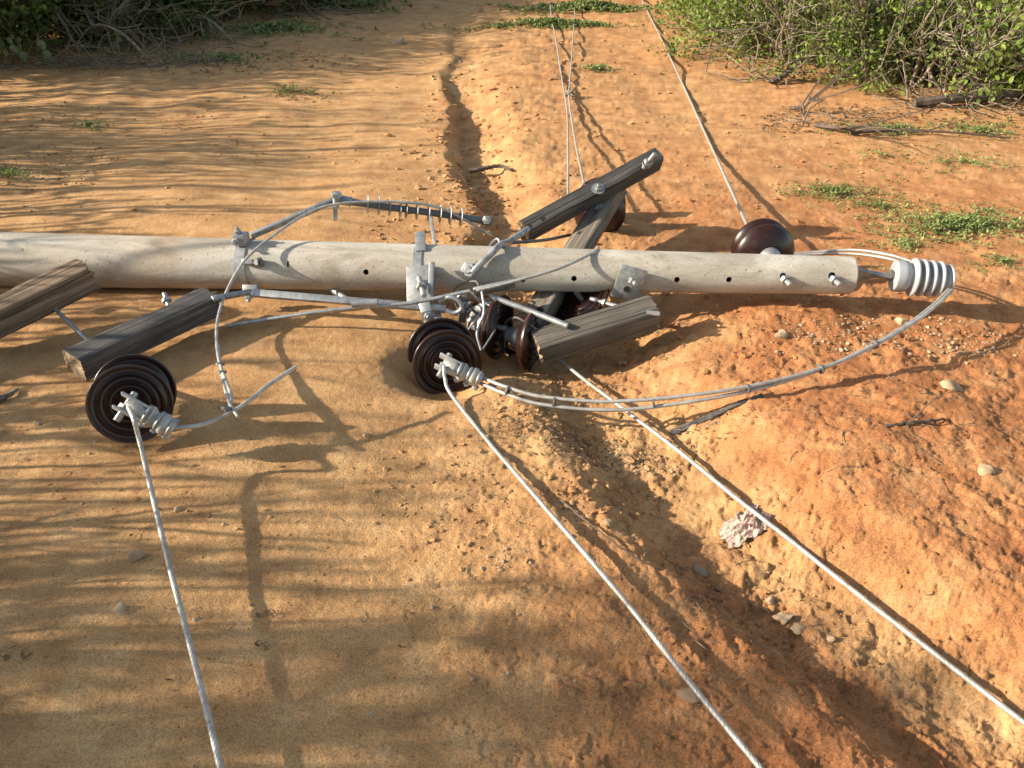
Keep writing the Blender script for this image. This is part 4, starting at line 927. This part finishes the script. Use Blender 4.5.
# clumps of bare canes and saplings on the left verge beside the camera; their long shadows stripe the track
def cane_mesh(seed, n, H, rad, leaves):
    r = random.Random(seed); st = MB(); V, F = [], []
    for k in range(n):
        b_ = Vector((r.uniform(-.4, .4), r.uniform(-.55, .55), -.03)); h = H * r.uniform(.35, 1.0); t = Vector((r.gauss(0, .16), r.gauss(0, .10), 1)).normalized(); q = t.copy()
        pts = [b_]
        for i in range(6):
            q = (q + Vector((r.gauss(0, .07), r.gauss(0, .05), 0))).normalized(); pts.append(pts[-1] + q * h / 6)
        r0 = rad * r.uniform(.5, 1.3); st.tube(pts, [r0 * (1 - .09 * i) for i in range(7)], 6, False)
        for _ in range(2):
            i = r.randint(2, 5); d = Vector((r.gauss(0, .5), r.gauss(0, .5), .8)).normalized(); st.tube(curve([pts[i], pts[i] + d * h * .16, pts[i] + d * h * .26 + Vector((0, 0, .05))], 4), [r0 * .5, r0 * .4, r0 * .35, r0 * .3, r0 * .2], 4, False)
        for _ in range(leaves):
            i = r.randint(3, 6); p = pts[i] + Vector((r.gauss(0, .07), r.gauss(0, .05), r.gauss(0, .08))); d = Vector((r.gauss(0, 1), r.gauss(0, 1), r.gauss(0, 1))).normalized(); nr = d.orthogonal().normalized()
            leaf_fan(V, F, p, d, nr, .06, .032)
    a = bpy.data.meshes.new('stems'); a.from_pydata([Vector(v) for v in st.v], [], st.f); a.materials.append(M['twig_dark']); a.shade_smooth()
    b = bpy.data.meshes.new('foliage'); b.from_pydata(V, [], F); b.materials.append(M['leaf_mid']); return a, b
KIND['reed'] = [cane_mesh(s_, 14, .62, .0075, 0) for s_ in (31, 32)]
KIND['cane'] = [cane_mesh(s_, 12, 1.25, .015, 4) for s_ in (21, 22, 23)]
SH = [(-3.0, .55, .75), (-2.7, 1.0, .8), (-3.2, 1.35, .95), (-2.9, 1.8, .8), (-3.4, 2.2, .9), (-3.6, .9, 1.1), (-3.1, .1, 1.1), (-3.7, 1.7, 1.1), (-3.4, 3.1, .8), (-4.0, 3.9, 1.0), (-4.3, 4.6, 1.2), (-4.6, 5.3, 1.2), (-5.0, 6.1, 1.2), (-4.4, 3.2, 1.2), (-5.3, 5.0, 1.5), (-5.6, 6.6, 1.4), (-4.9, 2.4, 1.4), (-4.7, 1.2, 1.5), (-4.6, .3, 1.6), (-2.4, .45, .8), (-2.2, .8, .85), (-2.5, 1.35, .75), (-2.6, 1.7, .7), (-2.8, .25, 1.0), (-3.3, .6, 1.25), (-3.6, .35, 1.35), (-3.9, .75, 1.4), (-2.9, 2.35, .7), (-3.3, 2.7, .75), (-3.8, 2.6, 1.1), (-4.1, 1.9, 1.2), (-4.2, 4.2, 1.3), (-4.9, 4.6, 1.5), (-5.1, 5.6, 1.5), (-5.6, 5.6, 1.7), (-4.4, 4.9, 1.0)]
for k, (x, y, sc) in enumerate([(-4.7, .25, 1.0), (-5.2, .75, 1.15), (-6.2, 5.2, 1.2), (-4.5, .62, 1.15), (-4.0, .42, .95)]):
    shrub('twiggy' if k != 2 else 'olive', 'shrub', 'leafy shrub on the left verge outside the picture', x, y, sc, k * 1.7, k, group='leafy shrubs outside the picture')
for k, (x, y, sc) in enumerate(SH):
    shrub('cane', 'sapling_clump', 'clump of bare canes and saplings on the left verge outside the picture', x, y, sc, k * 2.1, k, group='sapling clumps on the left verge')

for k, (x, y, sc) in enumerate([(-1.95, .75, 1.0), (-2.15, 1.15, 1.1), (-2.4, 1.5, 1.1), (-2.75, 1.95, 1.1), (-3.0, 2.3, 1.1), (-2.0, .45, 1.2), (-3.3, 2.75, 1.2), (-2.35, 1.0, 1.3), (-2.5, .65, 1.4), (-2.8, 1.4, 1.3)]):
    shrub('reed', 'reed_clump', 'clump of thin dry stalks on the left verge outside the picture', x, y, sc, k * 1.1, k, group='stalk clumps outside the picture')

# tree trunk behind the right shrubs
tx, ty = gw(914, 60); tr = thing('tree', 'dark tree trunk rising behind the right hand shrubs', 'tree', (tx, ty, gz(tx, ty)))
mb = MB(); z0 = gz(tx, ty); mb.tube(curve([(tx, ty, z0 - .1), (tx + .02, ty, z0 + .7), (tx - .03, ty + .05, z0 + 1.6), (tx + .1, ty + .1, z0 + 2.8)], 20), [.075 - .0018 * i for i in range(22)], 12)
for k in range(7):
    b_ = Vector((tx, ty, z0 + 1.2 + k * .22)); d = Vector((math.cos(k * 2.4), math.sin(k * 2.4), .8)); mb.tube(curve([b_, b_ + d * .5, b_ + d * 1.0 + Vector((0, 0, .2))], 8), [.03 - .003 * i for i in range(9)], 6)
mb.build('trunk', 'twig_dark', tr)
V, F = [], []
for _ in range(5200):
    d = rvec(); rr = rnd.random() ** .33; p = Vector((tx, ty, z0 + 2.9)) + Vector((d.x * 1.3, d.y * 1.3, d.z * .9)) * rr
    if perlin(np.array([p.x * 2.2 + p.z]), np.array([p.y * 2.2 - p.z]), 90)[0] < -.05: continue
    dd = rvec(-.2); nr = rvec(.8); nr = (nr - dd * nr.dot(dd)).normalized(); leaf_fan(V, F, p, dd, nr, .07, .04)
me = bpy.data.meshes.new('crown'); me.from_pydata(V, [], F); me.materials.append(M['leaf_mid']); link('crown', me, Matrix.Identity(4), tr, False)

# a small tree on the left verge outside the picture; its raised crown shades the foot of the photograph
sx, sy = -4.7, .62; szz = gz(sx, sy); t2 = thing('tree', 'small tree with a bare stem on the left verge outside the picture', 'tree', (sx, sy, szz))
mb = MB(); mb.tube(curve([(sx, sy, szz - .1), (sx + .03, sy - .02, szz + .9), (sx - .02, sy + .03, szz + 1.7), (sx, sy, szz + 2.3)], 14), [.03 - .0013 * k for k in range(15)], 8)
for k in range(9):
    b_ = Vector((sx, sy, szz + 1.75 + .05 * k)); d = Vector((math.cos(k * 2.4), math.sin(k * 2.4), .35)); mb.tube(curve([b_, b_ + d * .2, b_ + d * .4], 5), [.012 - .0018 * j for j in range(6)], 5)
mb.build('trunk', 'twig_dark', t2); V, F = [], []
for _ in range(850):
    d = rvec(); rr = rnd.random() ** .4; p = Vector((sx, sy, szz + 2.04)) + Vector((d.x * .42, d.y * .40, d.z * .27)) * rr
    if perlin(np.array([p.x * 5 + p.z * 2]), np.array([p.y * 5 - p.z * 3]), 91)[0] < -.02: continue
    dd = rvec(-.2); nr = rvec(.8); nr = (nr - dd * nr.dot(dd)).normalized(); leaf_fan(V, F, p, dd, nr, .06, .036)
me = bpy.data.meshes.new('crown'); me.from_pydata(V, [], F); me.materials.append(M['leaf_mid']); link('crown', me, Matrix.Identity(4), t2, False)

# prickly pears at the left
def cactus(px, py, sc, label, seed):
    r = random.Random(seed); g = G(px, py); t = thing('prickly_pear', label, 'cactus', g, 'prickly pears at the left thicket')
    def pad(b, d, s, depth):
        nrm = Vector((r.gauss(0, 1), -1, r.gauss(0, .2))).normalized(); d = d.normalized(); sd = d.cross(nrm).normalized(); nrm = sd.cross(d); v, f = I3
        mb = MB(); mb.add([b + d * s * .55 * (1 + p[2]) + sd * s * .36 * p[0] * (1 + .25 * p[2]) + nrm * s * .09 * p[1] for p in v], f); mb.build('pad', 'cactus', t)
        if depth < 2:
            for _ in range(r.randint(1, 2)):
                pad(b + d * s * 1.0 + sd * s * r.uniform(-.25, .25), d + sd * r.uniform(-.9, .9) + Vector((0, 0, .3)), s * r.uniform(.65, .9), depth + 1)
    pad(g, Vector((r.uniform(-.2, .2), 0, 1)), sc, 0)
cactus(27, 64, .10, 'prickly pear with pale pads, leftmost of the left thicket group', 1); cactus(48, 64, .11, 'prickly pear with pale pads beside the curled dead branch', 2); cactus(8, 60, .10, 'prickly pear half hidden at the left picture edge', 3)
cactus(118, 54, .09, 'prickly pear between dead twigs of the left thicket', 5)
